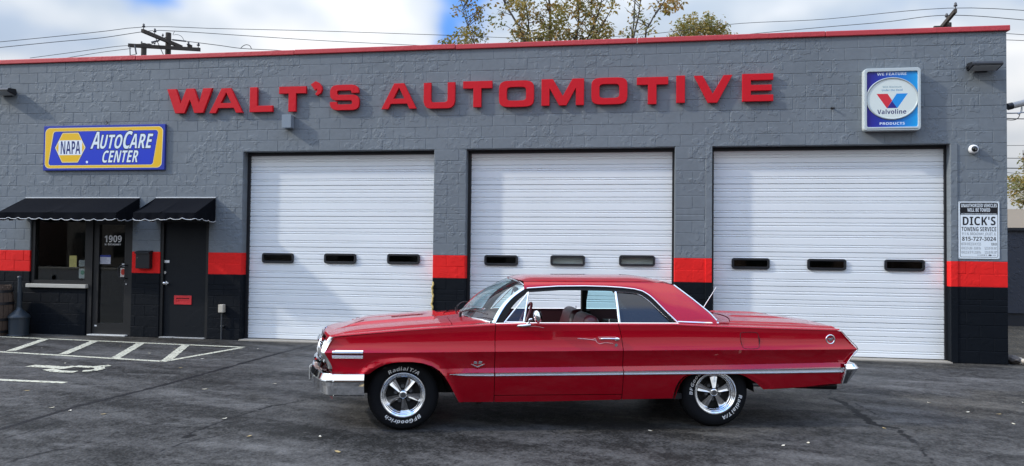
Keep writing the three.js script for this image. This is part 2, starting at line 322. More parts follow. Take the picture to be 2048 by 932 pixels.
// bay doors: six ribbed steel sections each
{
  const doorPaint = tex(512, 512, (u, v) => { const n = 0.955 + 0.035 * tileNoise(u, v, 4, 2, 4); return [n, n, n]; }, true); doorPaint.repeat.set(0.4, 0.4);
  const doorMat = std(lin(0.87, 0.90, 0.91), 0.34, 0, { map: doorPaint }), hs = BAYTOP / 6;
  const vee = (f, w, d) => { const y = hs * (1 - f); return [[y - w / 2, 0], [y, -d], [y + w / 2, 0]]; };
  const prof = [[0.0015, -0.020], [0.008, 0], ...vee(0.86, 0.024, 0.014), ...vee(0.80, 0.024, 0.014), ...vee(0.573, 0.024, 0.014), ...vee(0.512, 0.024, 0.014), ...vee(0.39, 0.020, 0.020), ...vee(0.234, 0.024, 0.014), ...vee(0.152, 0.024, 0.014), [hs - 0.010, 0], [hs - 0.002, -0.020], [hs - 0.002, -0.04]];
  const winPx = [[[525, 588], [649, 713], [775, 840]], [[969, 1036], [1101, 1170], [1238, 1310]], [[1463, 1539], [1614, 1692], [1768, 1849]]];
  BAYS.forEach(([a, b], d) => {
    const door = new THREE.Group(); door.name = 'bay_door'; shop.add(door); door.position.set(0, 0, -RECESS);
    door.userData.label = ['white ribbed bay door beside the side entrance with awning', 'white ribbed bay door in the middle bay with two pale window panes', 'white ribbed bay door next to the towing notice'][d];
    const x0 = a + 0.055, x1 = b - (d === 0 ? 0.012 : 0.035);
    const clip = (p, lo, hi) => { const out = []; for (let i = 0; i + 1 < p.length; i++) { let [a, za] = p[i], [b, zb] = p[i + 1]; if (b <= lo || a >= hi) continue; const at = (y) => mix(za, zb, (y - a) / (b - a || 1)); const A = [Math.max(a, lo), a < lo ? at(lo) : za], B = [Math.min(b, hi), b > hi ? at(hi) : zb]; if (!out.length) out.push(A); out.push(B); } return out; };
    const holes = winPx[d].map(([u0, u1], i) => { const vC = [[516, 517, 518], [520.5, 521, 521.5], [527, 529, 530.5]][d][i], p0 = onZ(u0, vC, -RECESS), p1 = onZ(u1, vC, -RECESS); return { x0: p0.x, x1: p1.x, y: (p0.y + p1.y) / 2, h: 0.185 }; });
    for (let s = 0; s < 6; s++) {
      const p = prof.map(([y, z]) => [y * (BAYTOP - 0.06) / BAYTOP + s * (BAYTOP - 0.06) / 6 + 0.015, z]), parts = []; let x = x0;
      for (const o of holes) { const lo = o.y - o.h / 2 + 0.03, hi = o.y + o.h / 2 - 0.03; if (hi < p[0][0] || lo > p[p.length - 1][0]) continue; parts.push(sweepX(p, x, o.x0 + 0.03)); const a = clip(p, 0, lo), b = clip(p, hi, 9); if (a.length > 1) parts.push(sweepX(a, o.x0 + 0.03, o.x1 - 0.03)); if (b.length > 1) parts.push(sweepX(b, o.x0 + 0.03, o.x1 - 0.03)); x = o.x1 - 0.03; }
      parts.push(sweepX(p, x, x1)); mesh('door_section', parts, doorMat, door);
    }
    winPx[d].forEach(([u0, u1], i) => {
      const vC = [[516, 517, 518], [520.5, 521, 521.5], [527, 529, 530.5]][d][i], p0 = onZ(u0, vC, -RECESS), p1 = onZ(u1, vC, -RECESS), w = p1.x - p0.x, h = 0.185, cx = (p0.x + p1.x) / 2, cy = (p0.y + p1.y) / 2;
      const f = poly(rounded(w, h, 0.045), 0.02, 0.004, [rounded(w - 0.075, h - 0.075, 0.018)]); f.translate(cx, cy, 0.005); mesh('window_frame', f, M.frame, door);
      const g = poly(rounded(w - 0.07, h - 0.07, 0.02), 0.004); g.translate(cx, cy, 0.006); mesh('window_pane', g, M.pane, door); if (d === 1 && i > 0) mesh('added_pale_sheet', box(cx - w / 2 - 0.02, cx + w / 2 + 0.02, cy - 0.13, cy + 0.13, -0.075, -0.07), std(lin(0.62, 0.62, 0.60), 0.9), door);  // pale sheet added behind two middle bay panes so they look lighter
    });
    mesh('bottom_seal', box(x0, x1, 0.006, 0.03, -0.03, 0.004), M.rubber, door);
    mesh('door_frame', [box(a + 0.001, x0 - 0.002, 0.006, BAYTOP - 0.065, -0.045, 0.03), ...(d === 0 ? [] : [box(x1 + 0.002, b - 0.001, 0.006, BAYTOP - 0.065, -0.045, 0.03)]), box(a + 0.001, b - 0.001, BAYTOP - 0.06, BAYTOP - 0.001, -0.045, 0.03)], M.frame, door);
    mesh('side_track', [box(a - 0.06, a + 0.06, 0.03, BAYTOP, -0.10, -0.05), box(b - 0.06, b + 0.06, 0.03, BAYTOP, -0.10, -0.05), box(a - 0.06, b + 0.06, BAYTOP - 0.07, BAYTOP + 0.1, -0.10, -0.05)], M.steel, door);
    mesh('door_threshold', planarUV(box(a + 0.01, b - 0.01, 0.0, 0.018, -0.18, 0.13 + RECESS - 0.06), 1, 'xz'), M.concrete, door);
  });
  // steel corner guards on the third bay
  for (const [xa, xb] of [[-4.66, -4.555], [-0.84, -0.735]]) for (const [y0, y1, m] of [[0.004, 1.2192, M.black], [1.2192, 1.6256, M.red], [1.6256, BAYTOP - 0.002, M.grey]]) mesh('corner_guard', planarUV(box(xa, xb, y0, y1, -0.02, 0.016, 0.006)), m, shop);
  // yellow foam packing that hangs out along the first bay door
  const r = rng(91), pts = []; for (let i = 0; i <= 22; i++) pts.push(V(-9.392 + (r() - 0.5) * 0.03, 1.15 - i * 0.05, 0.0 + r() * 0.02));
  mesh('foam_packing', tube(pts, 0.016, 66, 6), std(lin(0.62, 0.46, 0.16), 0.95), shop);
}
// office window, glazed door, steel door
{
  const z0 = -0.13, win = new THREE.Group(); win.name = 'office_window'; shop.add(win);
  mesh('frame', [box(-17.54, -17.46, 0.98, 2.36, z0, -0.03), box(-16.36, -16.28, 0.98, 2.36, z0, -0.03), box(-17.46, -16.36, 0.98, 1.05, z0, -0.03), box(-17.46, -16.36, 2.28, 2.36, z0, -0.03)], M.bronze, win);
  mesh('pane', box(-17.46, -16.36, 1.05, 2.28, -0.085, -0.079), M.pane, win);
  const sill = box(-17.575, -16.265, 0.905, 0.978, -0.19, 0.055, 0.01); mesh('sill', planarUV(sill), std(lin(0.50, 0.48, 0.42), 0.85, 0, { bumpMap: paintBump, bumpScale: 0.004 }), win);
  const d = new THREE.Group(); d.name = 'glazed_door'; shop.add(d); d.userData.label = 'dark framed glass entrance door with street number';
  mesh('door_jamb', [box(-16.28, -16.19, 0.004, 2.36, z0, -0.02), box(-15.42, -15.332, 0.004, 2.36, z0, -0.02), box(-16.19, -15.42, 2.25, 2.36, z0, -0.02)], M.bronze, d);
  mesh('door_leaf', [box(-16.185, -16.07, 0.03, 2.245, z0 + 0.01, -0.045), box(-15.52, -15.425, 0.03, 2.245, z0 + 0.01, -0.045), box(-16.07, -15.52, 0.03, 0.24, z0 + 0.01, -0.045), box(-16.07, -15.52, 2.14, 2.245, z0 + 0.01, -0.045)], M.bronze, d);
  mesh('pane', box(-16.07, -15.52, 0.24, 2.14, -0.085, -0.079), M.pane, d);
  mesh('door_handle', tube([[-15.46, 1.36, -0.045], [-15.47, 1.36, 0.03], [-15.56, 1.33, 0.035], [-15.565, 1.14, 0.035], [-15.47, 1.11, 0.03], [-15.46, 1.11, -0.045]], 0.013, 40, 8), M.blackMetal, d);
  mesh('door_lock', cyl([-15.465, 1.0, -0.046], [-15.465, 1.0, -0.03], 0.018), M.chrome, d);
  mesh('door_threshold', box(-16.21, -15.40, 0.004, 0.03, -0.13, 0.06, 0.006), std(lin(0.62, 0.62, 0.6), 0.5, 0.2), d);
  const wear = std(lin(0.7, 0.7, 0.68), 0.6); mesh('scuff_plate', box(-16.13, -16.08, 0.175, 0.20, -0.0445, -0.0425), wear, d);
  const shapeText = (s, h, w) => { const sh = font.generateShapes(s, 1), g = new THREE.ShapeGeometry(sh, 6); g.computeBoundingBox(); const b = g.boundingBox; g.translate(-(b.min.x + b.max.x) / 2, -b.min.y, 0); g.scale(w / (b.max.x - b.min.x), h / (b.max.y - b.min.y), 1); return g; };
  const num = shapeText('1909', 0.135, 0.37); num.translate(-15.80, 1.80, -0.0765); const st = shapeText('N. BROADWAY', 0.035, 0.35); st.translate(-15.80, 1.742, -0.0765);
  mesh('street_number', [num, st], std(lin(0.72, 0.74, 0.76), 0.6), d);
  const notice = (w, h, draw) => std(0xffffff, 0.8, 0, { map: canvasTex(128, Math.round(128 * h / w), draw) });
  const sheet = (parent, name, u0, v0, u1, v1, z, draw) => { const a = onZ(u0, v0, z), b = onZ(u1, v1, z), w = Math.abs(b.x - a.x), h = Math.abs(a.y - b.y), g = new THREE.PlaneGeometry(w, h); g.translate((a.x + b.x) / 2, (a.y + b.y) / 2, z); mesh(name, g, notice(w, h, draw), parent); };
  const lines = (bg, fg, head) => (x, w, h) => { x.fillStyle = bg; x.fillRect(0, 0, w, h); if (head) { x.fillStyle = head; x.fillRect(0, 0, w, h * 0.22); } x.fillStyle = fg; for (let i = 0; i < 7; i++) x.fillRect(w * 0.1, h * (0.3 + i * 0.09), w * (0.5 + 0.3 * hash3(i, 3, w)), h * 0.03); };
  sheet(d, 'notice', 196, 510, 221, 528, -0.0765, lines('#b9bcc8', '#6f7488', '#2b3a86'));
  sheet(win, 'notice', 139, 511, 153, 534, -0.09, lines('#b7a86a', '#8d8254'));
  sheet(win, 'notice', 158, 520, 175, 533, -0.09, lines('#85888c', '#55585c'));
  sheet(win, 'notice', 158, 537, 172, 557, -0.09, (x, w, h) => { x.fillStyle = '#8d9294'; x.fillRect(0, 0, w, h); x.fillStyle = '#3d6b57'; x.beginPath(); x.arc(w / 2, h * 0.4, w * 0.28, 0, 7); x.fill(); });
  sheet(d, 'door_sticker', 241, 536, 251, 554, -0.0765, (x, w, h) => { x.fillStyle = '#c9bfb6'; x.fillRect(0, 0, w, h); x.fillStyle = '#b4392a'; x.beginPath(); x.ellipse(w / 2, h * 0.45, w * 0.4, h * 0.35, 0, 0, 7); x.fill(); });
  sheet(d, 'door_sticker', 244, 527, 255, 533, -0.0765, (x, w, h) => { x.fillStyle = '#c8ccd0'; x.fillRect(0, 0, w, h); x.fillStyle = '#46525e'; x.fillRect(w * 0.45, 0, w * 0.1, h); });

  const s = new THREE.Group(); s.name = 'steel_door'; shop.add(s); s.userData.label = 'flush black steel door with red letter slot';
  const leafMat = phys({ color: lin(0.0058, 0.008, 0.0115), roughness: 0.45, specularIntensity: 0.5, bumpMap: paintBump, bumpScale: 0.002 });
  mesh('door_jamb', [box(-14.744, -14.685, 0.004, 2.249, -0.19, -0.02), box(-13.805, -13.746, 0.004, 2.249, -0.19, -0.02), box(-14.685, -13.805, 2.19, 2.249, -0.19, -0.02)], M.bronze, s);
  mesh('door_leaf', planarUV(box(-14.682, -13.808, 0.02, 2.187, -0.11, -0.06, 0.003)), leafMat, s);
  for (const y of [0.35, 1.13, 1.95]) mesh('door_hinge', cyl([-13.808, y - 0.05, -0.05], [-13.808, y + 0.05, -0.05], 0.012), M.blackMetal, s);
  const P = (u, v, z = -0.058) => onZ(u, v, z);
  const k1 = P(333, 566), k2 = P(331, 545), pl = P(333, 523), sl = P(366, 600);
  mesh('door_knob', [cyl([k1.x, k1.y, -0.06], [k1.x, k1.y, -0.045], 0.04, 0.036, 20), new THREE.SphereGeometry(0.034, 16, 12).translate(k1.x, k1.y, 0.005), cyl([k1.x, k1.y, -0.045], [k1.x, k1.y, 0], 0.014), box(k1.x, k1.x + 0.09, k1.y - 0.010, k1.y + 0.010, 0.0, 0.018, 0.006)], M.chrome, s);
  mesh('deadbolt', [cyl([k2.x, k2.y, -0.06], [k2.x, k2.y, -0.04], 0.03, 0.027, 18)], M.chrome, s);
  mesh('door_plate', box(pl.x - 0.06, pl.x + 0.06, pl.y - 0.024, pl.y + 0.024, -0.06, -0.057), M.white, s);
  const sm = std(lin(0.62, 0.03, 0.035), 0.4);
  const fr = poly(rounded(0.36, 0.17, 0.008), 0.008, 0.002, [rounded(0.27, 0.075, 0.004)]); fr.translate(sl.x, sl.y, -0.058); mesh('letter_slot', fr, sm, s);
  mesh('letter_flap', [box(sl.x - 0.134, sl.x + 0.134, sl.y - 0.036, sl.y + 0.022, -0.0585, -0.053, 0.002), box(sl.x - 0.10, sl.x - 0.09, sl.y - 0.03, sl.y + 0.01, -0.053, -0.047), box(sl.x - 0.09, sl.x + 0.10, sl.y + 0.004, sl.y + 0.012, -0.053, -0.047)], sm, s);
  mesh('door_threshold', [box(-14.70, -14.42, 0.004, 0.022, -0.12, 0.05, 0.004), box(-14.41, -13.78, 0.004, 0.018, -0.12, 0.045, 0.004)], std(lin(0.34, 0.34, 0.33), 0.7), s);
}
// awnings
function awning(x0, x1, label, seed) {
  const yt = 2.655, zf = 0.66, yf = 2.335, yb = 2.205, a = thing('awning', label, 'awning', [0, 0, 0], 'awnings over the doors'), r = rng(seed);
  const sag = (u, v) => 0.012 * Math.sin(u * Math.PI * 3 + seed) * Math.sin(v * Math.PI) - 0.018 * Math.sin(v * Math.PI) + 0.02 * Math.exp(-Math.pow((u - 0.45) / 0.03, 2)) * v;
  mesh('top_sheet', grid(48, 14, (u, v) => [mix(x0, x1, u), mix(yt, yf, v) + sag(u, v), mix(0.012, zf, v)], true), M.fabric, a);
  for (const x of [x0, x1]) {
    const s = new THREE.Shape([new THREE.Vector2(0.012, yt), new THREE.Vector2(zf, yf), new THREE.Vector2(zf, yf - 0.02), new THREE.Vector2(0.012, yf - 0.02)]), g = new THREE.ExtrudeGeometry(s, { depth: 0.004, bevelEnabled: false });
    g.rotateY(-Math.PI / 2); g.translate(x + (x === x0 ? 0.004 : 0), 0, 0); mesh('side_sheet', g, M.fabric, a);
  }
  // scalloped valance with pale binding, front and both returns
  const scallop = (t, n) => 0.024 * Math.pow(Math.abs(Math.cos(t * Math.PI * n)), 6);
  const runs = [[V(x0, 0, zf + 0.004), V(x1, 0, zf + 0.004), Math.round((x1 - x0) / 0.225)], [V(x1 + 0.002, 0, 0.012), V(x1 + 0.002, 0, zf), 3], [V(x0 - 0.002, 0, 0.012), V(x0 - 0.002, 0, zf), 3]];
  for (const [p, q, n] of runs) {
    const wob = (t) => 0.010 * Math.sin(t * 17 + seed * 3) + 0.008 * Math.sin(t * 41);
    const low = (t) => yb + scallop(t, n) + 0.012 * Math.sin(t * 5 + seed);
    mesh('valance', grid(n * 14, 4, (t, v) => { const c = p.clone().lerp(q, t), w = wob(t) * v; return [c.x + (p.x === q.x ? w : 0), mix(yf + 0.004, low(t), v), c.z + (p.x === q.x ? 0 : w)]; }, true), M.fabric, a);
    const pts = []; for (let i = 0; i <= n * 10; i++) { const t = i / (n * 10), c = p.clone().lerp(q, t), w = wob(t); pts.push(V(c.x + (p.x === q.x ? w : 0), low(t), c.z + (p.x === q.x ? 0 : w))); }
    mesh('binding', tube(pts, 0.0065, n * 20, 5), std(lin(0.62, 0.63, 0.64), 0.8), a);
  }
  mesh('wall_rail', box(x0, x1, yt - 0.006, yt + 0.014, 0.001, 0.02), std(lin(0.62, 0.64, 0.66), 0.5, 0.3), a);
  mesh('support_frame', [tube([[x0 + 0.02, yf - 0.02, 0.01], [x0 + 0.02, yf - 0.02, zf - 0.02]], 0.012, 4, 6), tube([[x1 - 0.02, yf - 0.02, 0.01], [x1 - 0.02, yf - 0.02, zf - 0.02]], 0.012, 4, 6), tube([[x0 + 0.02, yf - 0.02, zf - 0.02], [x1 - 0.02, yf - 0.02, zf - 0.02]], 0.012, 8, 6)], M.steel, a);
}
awning(-17.655, -15.185, 'long black fabric awning over the office window and glass door', 1);
awning(-14.845, -13.612, 'short black fabric awning over the steel side door', 4);
// ---------------------------------------------------------------- across the street (mirrored in the car and the glass)
{
  const brick = [lin(0.13, 0.075, 0.055), lin(0.20, 0.17, 0.14), lin(0.10, 0.09, 0.085), lin(0.16, 0.10, 0.07)].map((c) => std(c, 0.9, 0, { map: paintTone }));
  const street = new THREE.PlaneGeometry(260, 11); street.rotateX(-Math.PI / 2); street.translate(-8, -0.0005, 30); structure('road', street, std(lin(0.05, 0.05, 0.052), 0.9));
  const kerb = box(-138, 122, 0, 0.13, 36, 36.2); structure('kerb', kerb, M.concrete); structure('pavement', box(-138, 122, 0, 0.125, 36.2, 39), M.concrete);
  let x = -74; const r = rng(203), looks = ['brown brick shop', 'pale rendered shop', 'dark grey workshop', 'red brown brick house', 'low brown brick store', 'cream fronted store', 'grey brick office'];
  for (let i = 0; i < 7; i++) {
    const w = 14 + r() * 6, h = 5.2 + r() * 3.2, b = thing('street_building', `${looks[i]} standing across the street from the garage`, 'building', [x, 0, 42]);
    mesh('wall', planarUV(box(0, w, 0.13, h, 0, 10), 0.3), brick[i % 4], b); mesh('roof', box(-0.15, w + 0.15, h, h + 0.3, -0.15, 10.1), M.pole, b);
    const n = Math.floor(w / 3.4); for (let k = 0; k < n; k++) { const cx = (k + 0.5) * w / n; mesh('window', box(cx - 1.1, cx + 1.1, 0.9, 2.9, -0.03, 0.02), M.darkPane, b); if (h > 6.6) mesh('window', box(cx - 0.6, cx + 0.6, 4.2, 5.8, -0.03, 0.02), M.darkPane, b); }
    mesh('door', box(0.5, 1.5, 0.13, 2.4, -0.05, 0.02), M.pole, b); x += w + 2 + r() * 3;
  }
}

// ---------------------------------------------------------------- raised letters
{
  const mat = phys({ color: lin(0.60, 0.009, 0.019), roughness: 0.5, specularIntensity: 0.4, bumpMap: paintBump, bumpScale: 0.002 });
  const oval = (x0, x1, y0, y1, k = 0.42) => { const p = [], rx = (x1 - x0) / 2, ry = (y1 - y0) / 2, cx = (x0 + x1) / 2, cy = (y0 + y1) / 2; for (let i = 0; i < 44; i++) { const a = i / 44 * 2 * Math.PI, c = Math.cos(a), s = Math.sin(a); p.push([cx + rx * Math.sign(c) * Math.pow(Math.abs(c), k), cy + ry * Math.sign(s) * Math.pow(Math.abs(s), k)]); } return p; };
  const G = {                                                  // outlines in a box w wide (in letter heights) and 1 high
    W: (w) => [[[0, 1], [.2 * w, 1], [.305 * w, .40], [.43 * w, 1], [.60 * w, 1], [.715 * w, .40], [.80 * w, 1], [w, 1], [.81 * w, 0], [.615 * w, 0], [.51 * w, .56], [.395 * w, 0], [.19 * w, 0]]],
    A: (w) => [[[0, 0], [.195 * w, 0], [.265 * w, .20], [.735 * w, .20], [.805 * w, 0], [w, 0], [.64 * w, 1], [.36 * w, 1]], [[.345 * w, .40], [.655 * w, .40], [.505 * w, .82], [.495 * w, .82]]],
    L: (w) => [[[0, 0], [w, 0], [w, .25], [.32 * w, .25], [.32 * w, 1], [0, 1]]],
    T: (w) => [[[.355 * w, 0], [.63 * w, 0], [.63 * w, .72], [w, .72], [w, 1], [0, 1], [0, .72], [.355 * w, .72]]],
    U: (w) => [[[0, 1], [.235 * w, 1], [.235 * w, .33], [.255 * w, .27], [.31 * w, .24], [.69 * w, .24], [.745 * w, .27], [.765 * w, .33], [.765 * w, 1], [w, 1], [w, .26], [.96 * w, .11], [.89 * w, .03], [.78 * w, 0], [.22 * w, 0], [.11 * w, .03], [.04 * w, .11], [0, .26]]],
    O: (w) => [oval(0, w, 0, 1), oval(.225 * w, .775 * w, .24, .76, .36)],
    M: (w) => [[[0, 0], [.19 * w, 0], [.19 * w, .66], [.42 * w, 0], [.59 * w, 0], [.81 * w, .66], [.81 * w, 0], [w, 0], [w, 1], [.73 * w, 1], [.505 * w, .36], [.27 * w, 1], [0, 1]]],
    I: (w) => [[[0, 0], [w, 0], [w, 1], [0, 1]]],
    V: (w) => [[[0, 1], [.225 * w, 1], [.49 * w, .33], [.77 * w, 1], [w, 1], [.61 * w, 0], [.37 * w, 0]]],
    E: (w) => [[[0, 0], [w, 0], [w, .235], [.28 * w, .235], [.28 * w, .385], [.95 * w, .385], [.95 * w, .595], [.28 * w, .595], [.28 * w, .765], [w, .765], [w, 1], [0, 1]]],
    S: (w) => [[[0, .33], [0, .22], [.04 * w, .10], [.12 * w, .03], [.24 * w, 0], [.80 * w, 0], [.91 * w, .03], [.98 * w, .11], [w, .22], [w, .40], [.97 * w, .51], [.90 * w, .57], [.80 * w, .60], [.28 * w, .61], [.245 * w, .64], [.245 * w, .74], [.29 * w, .775], [.70 * w, .775], [.73 * w, .75], [.735 * w, .67], [.985 * w, .67], [.985 * w, .78], [.95 * w, .90], [.87 * w, .97], [.74 * w, 1], [.25 * w, 1], [.12 * w, .975], [.04 * w, .90], [0, .77], [0, .60], [.03 * w, .49], [.10 * w, .42], [.20 * w, .39], [.72 * w, .385], [.755 * w, .35], [.755 * w, .26], [.72 * w, .225], [.28 * w, .225], [.25 * w, .25], [.245 * w, .33]]],
    "'": (w) => [[[0, .78], [.42 * w, 1], [.70 * w, .90], [.95 * w, .66], [w, .40], [.88 * w, .16], [.55 * w, 0], [.40 * w, .12], [.58 * w, .32], [.55 * w, .46], [.36 * w, .38]]],
  };
  const run = [['W', 334, 424, 'first letter of the name'], ['A', 419, 485.6, 'between W and L'], ['L', 499.7, 545.6, 'between A and T'], ['T', 558, 612, 'before the apostrophe'], ["'", 621, 644, ''], ['S', 660, 718.4, 'after the apostrophe'],
    ['A', 763, 833, 'before U'], ['U', 847.5, 910, 'between A and T'], ['T', 926, 984.3, 'between U and O'], ['O', 998, 1068, 'between T and M'], ['M', 1083, 1168, 'between two letters O'], ['O', 1182.7, 1255, 'between M and T'], ['T', 1273.6, 1336.5, 'between O and I'], ['I', 1352.6, 1370, 'between T and V'], ['V', 1388, 1465, 'between I and E'], ['E', 1484.7, 1546.6, 'last letter of the name']];
  const y0 = 4.248, y1 = 4.712, D = 0.055;
  for (const [ch, u0, u1, where] of run) {
    const mid = onZ((u0 + u1) / 2, 190, 0.07), va = onZ((u0 + u1) / 2, 260, 0.07).y;
    // where the letter's left and right edges meet its own height
    const solve = (u) => { let v = 190; for (let k = 0; k < 6; k++) v += (onZ(u, v, 0.07).y - (y0 + y1) / 2) * 110; return onZ(u, v, 0.07).x; };
    const xa = solve(u0), xb = solve(u1), ap = ch === "'", h = ap ? 0.27 : y1 - y0, w = (xb - xa) / h, [o, hole] = G[ch](w);
    const fix = (p) => p.map(([a, b]) => [a * h, b * h]);
    const g = poly(fix(o), D - 0.006, 0.004, hole ? [fix(hole)] : []), yy = ap ? 4.525 : y0 + 0.006 * Math.sin(u0);
    g.translate(xa, yy, 0.022); planarUV(g);
    const name = ap ? 'apostrophe' : 'raised_letter', t = thing(name, ap ? 'red raised apostrophe between T and S of the shop name' : `red raised letter ${ch} of the shop name, ${where}`, ap ? 'apostrophe' : 'letter', [0, 0, 0], 'raised letters of the shop name');
    mesh('letter_face', g, mat, t);
    const bb = new THREE.Box3().setFromBufferAttribute(g.attributes.position), cx = (bb.min.x + bb.max.x) / 2, studs = [];
    for (const fx of [bb.min.x + 0.05, bb.max.x - 0.05]) studs.push(cyl([ap ? cx : fx, ap ? 4.66 : (ch === 'T' || ch === 'V' || ch === 'W' ? y1 - 0.08 : y0 + 0.06), 0.0], [ap ? cx : fx, ap ? 4.66 : (ch === 'T' || ch === 'V' || ch === 'W' ? y1 - 0.08 : y0 + 0.06), 0.03], 0.006, 0.006, 6));
    mesh('mounting_stud', studs, M.steel, t);
  }
}

// ---------------------------------------------------------------- signs
{
  const face = (g, w, h) => { const p = g.attributes.position, u = new Float32Array(p.count * 2); g.computeBoundingBox(); const b = g.boundingBox; for (let i = 0; i < p.count; i++) { u[2 * i] = (p.getX(i) - b.min.x) / (b.max.x - b.min.x); u[2 * i + 1] = (p.getY(i) - b.min.y) / (b.max.y - b.min.y); } g.setAttribute('uv', new THREE.BufferAttribute(u, 2)); return g; };
  const fit = (x, s, cx, by, w, h, { skew = 0, fill, stroke, lw = 0, face: f = 'sans-serif', weight = 'bold' } = {}) => {
    x.save(); x.font = `${weight} 100px ${f}`; const m = x.measureText(s), tw = m.width, th = (m.actualBoundingBoxAscent || 72); x.translate(cx, by); x.transform(1, 0, -skew, 1, 0, 0); x.scale(w / tw, h / th); x.textAlign = 'center'; x.textBaseline = 'alphabetic';
    if (stroke) { x.lineJoin = 'round'; x.lineWidth = lw; x.strokeStyle = stroke; x.strokeText(s, 0, 0); } x.fillStyle = fill; x.fillText(s, 0, 0); x.restore();
  };
  const path = (x, p) => { x.beginPath(); p.forEach(([a, b], i) => (i ? x.lineTo(a, b) : x.moveTo(a, b))); x.closePath(); };
  const rpath = (x, p, r) => { x.beginPath(); const n = p.length; for (let i = 0; i < n; i++) { const a = p[i], b = p[(i + 1) % n], z = p[(i + n - 1) % n]; if (!i) x.moveTo((z[0] + a[0]) / 2, (z[1] + a[1]) / 2); x.arcTo(a[0], a[1], b[0], b[1], r); } x.closePath(); };

  // AutoCare sign: aluminium panel
  {
    const L = -17.265, R = -14.66, T = 4.062, B = 3.186, w = R - L, h = T - B, s = thing('service_sign', 'wide blue and yellow auto care sign above the office window', 'sign', [(L + R) / 2, B, 0]);
    mesh('panel', box(-w / 2, w / 2, 0, h, 0.004, 0.045, 0.006), std(lin(0.02, 0.035, 0.27), 0.4), s);
    const map = canvasTex(2048, 690, (x, W, H) => {
      const q = (a, b) => [a / 2048 * W, b / 690 * H];
      x.fillStyle = '#2237a0'; x.fillRect(0, 0, W, H);
      rpath(x, [q(25, 30), q(2020, 30), q(2005, 660), q(25, 660)].map((p) => p), 80); x.fillStyle = '#f3e3a4'; x.fill();
      rpath(x, [q(33, 38), q(2010, 38), q(1996, 652), q(33, 652)], 76); x.fillStyle = '#f0bf1e'; x.fill();
      rpath(x, [q(160, 80), q(1948, 80), q(1862, 622), q(76, 622)], 46); x.fillStyle = '#f3e3a4'; x.fill();
      rpath(x, [q(172, 86), q(1942, 86), q(1856, 614), q(84, 614)], 44); x.fillStyle = '#242a6e'; x.fill();
      rpath(x, [q(180, 92), q(1935, 92), q(1850, 608), q(92, 608)], 40); x.fillStyle = '#1738c2'; x.fill();
      const hex = (k) => { const cx = 460, cy = 340, a = 262 + k, b = 232 + k; return [q(cx - a, cy), q(cx - a * 0.52, cy - b), q(cx + a * 0.52, cy - b), q(cx + a, cy), q(cx + a * 0.52, cy + b), q(cx - a * 0.52, cy + b)]; };
      rpath(x, hex(10), 26); x.fillStyle = '#242a6e'; x.fill(); rpath(x, hex(0), 24); x.fillStyle = '#f6e7b4'; x.fill(); rpath(x, hex(-10), 22); x.fillStyle = '#f0bf1e'; x.fill();
      x.save(); rpath(x, hex(-8), 20); x.clip(); x.fillStyle = '#e9f0f6'; x.fillRect(...q(150, 225), 620 / 2048 * W, 230 / 690 * H); x.restore();
      x.fillStyle = '#f0bf1e'; path(x, [q(212, 340), q(258, 255), q(258, 425)]); x.fill(); path(x, [q(708, 340), q(662, 255), q(662, 425)]); x.fill();
      fit(x, 'NAPA', ...q(460, 440), 350 / 2048 * W, 205 / 690 * H, { fill: '#24306f' });
      const white = { skew: 0.2, fill: '#e6f1f4', stroke: '#16265f', lw: 9 };
      fit(x, 'A', ...q(880, 360), 150, 262, white); fit(x, 'UTO', ...q(1135, 360), 390, 216, white); fit(x, 'C', ...q(1400, 364), 150, 272, white); fit(x, 'ARE', ...q(1640, 360), 370, 220, white);
      fit(x, 'CENTER', ...q(1295, 575), 610, 185, white);
      x.fillStyle = '#dfe9ff'; x.beginPath(); x.arc(...q(752, 566), 20, 0, 7); x.fill();
    });
    const f = face(new THREE.PlaneGeometry(w - 0.012, h - 0.012)); f.translate(0, h / 2, 0.0475); mesh('sign_face', f, std(0xffffff, 0.35, 0, { map }), s);
    mesh('hanger_wire', tube([[0.02, h, 0.03], [0.05, h + 0.05, 0.01], [0.01, h + 0.09, 0.004]], 0.006, 16, 5), M.wire, s);
  }
  // oil sign: shallow moulded box with an oval
  {
    const L = -2.18, R = -1.322, T = 4.738, B = 3.724, w = R - L, h = T - B, s = thing('oil_sign', 'upright blue motor oil sign with white oval in grey frame', 'sign', [(L + R) / 2, B, 0]);
    mesh('sign_box', (() => { const g = poly(rounded(w, h, 0.05), 0.085, 0.010); g.translate(0, h / 2, 0.014); return g; })(), std(lin(0.55, 0.60, 0.60), 0.4), s);
    const fr = poly(rounded(w - 0.004, h - 0.004, 0.05), 0.02, 0.006, [rounded(w - 0.085, h - 0.115, 0.03)]); fr.translate(0, h / 2, 0.116); mesh('frame', fr, std(lin(0.50, 0.56, 0.57), 0.35), s);
    const fw = w - 0.08, fh = h - 0.11;
    const map = canvasTex(900, 1090, (x, W, H) => {
      const g = x.createLinearGradient(0, 0, W, 0); g.addColorStop(0, '#26148a'); g.addColorStop(0.25, '#1c2f9c'); g.addColorStop(0.6, '#0d6cc4'); g.addColorStop(1, '#0aa3e6'); x.fillStyle = g; x.fillRect(0, 0, W, H);
      fit(x, 'WE FEATURE', W * 0.5, H * 0.072, W * 0.58, H * 0.047, { fill: '#e8f0f6' }); fit(x, 'PRODUCTS', W * 0.5, H * 0.962, W * 0.50, H * 0.047, { fill: '#e8f0f6' });
    });
    const f = face(new THREE.PlaneGeometry(fw, fh)); f.translate(0, h / 2 + 0.005, 0.1185); mesh('sign_face', f, std(0xffffff, 0.3, 0, { map }), s);
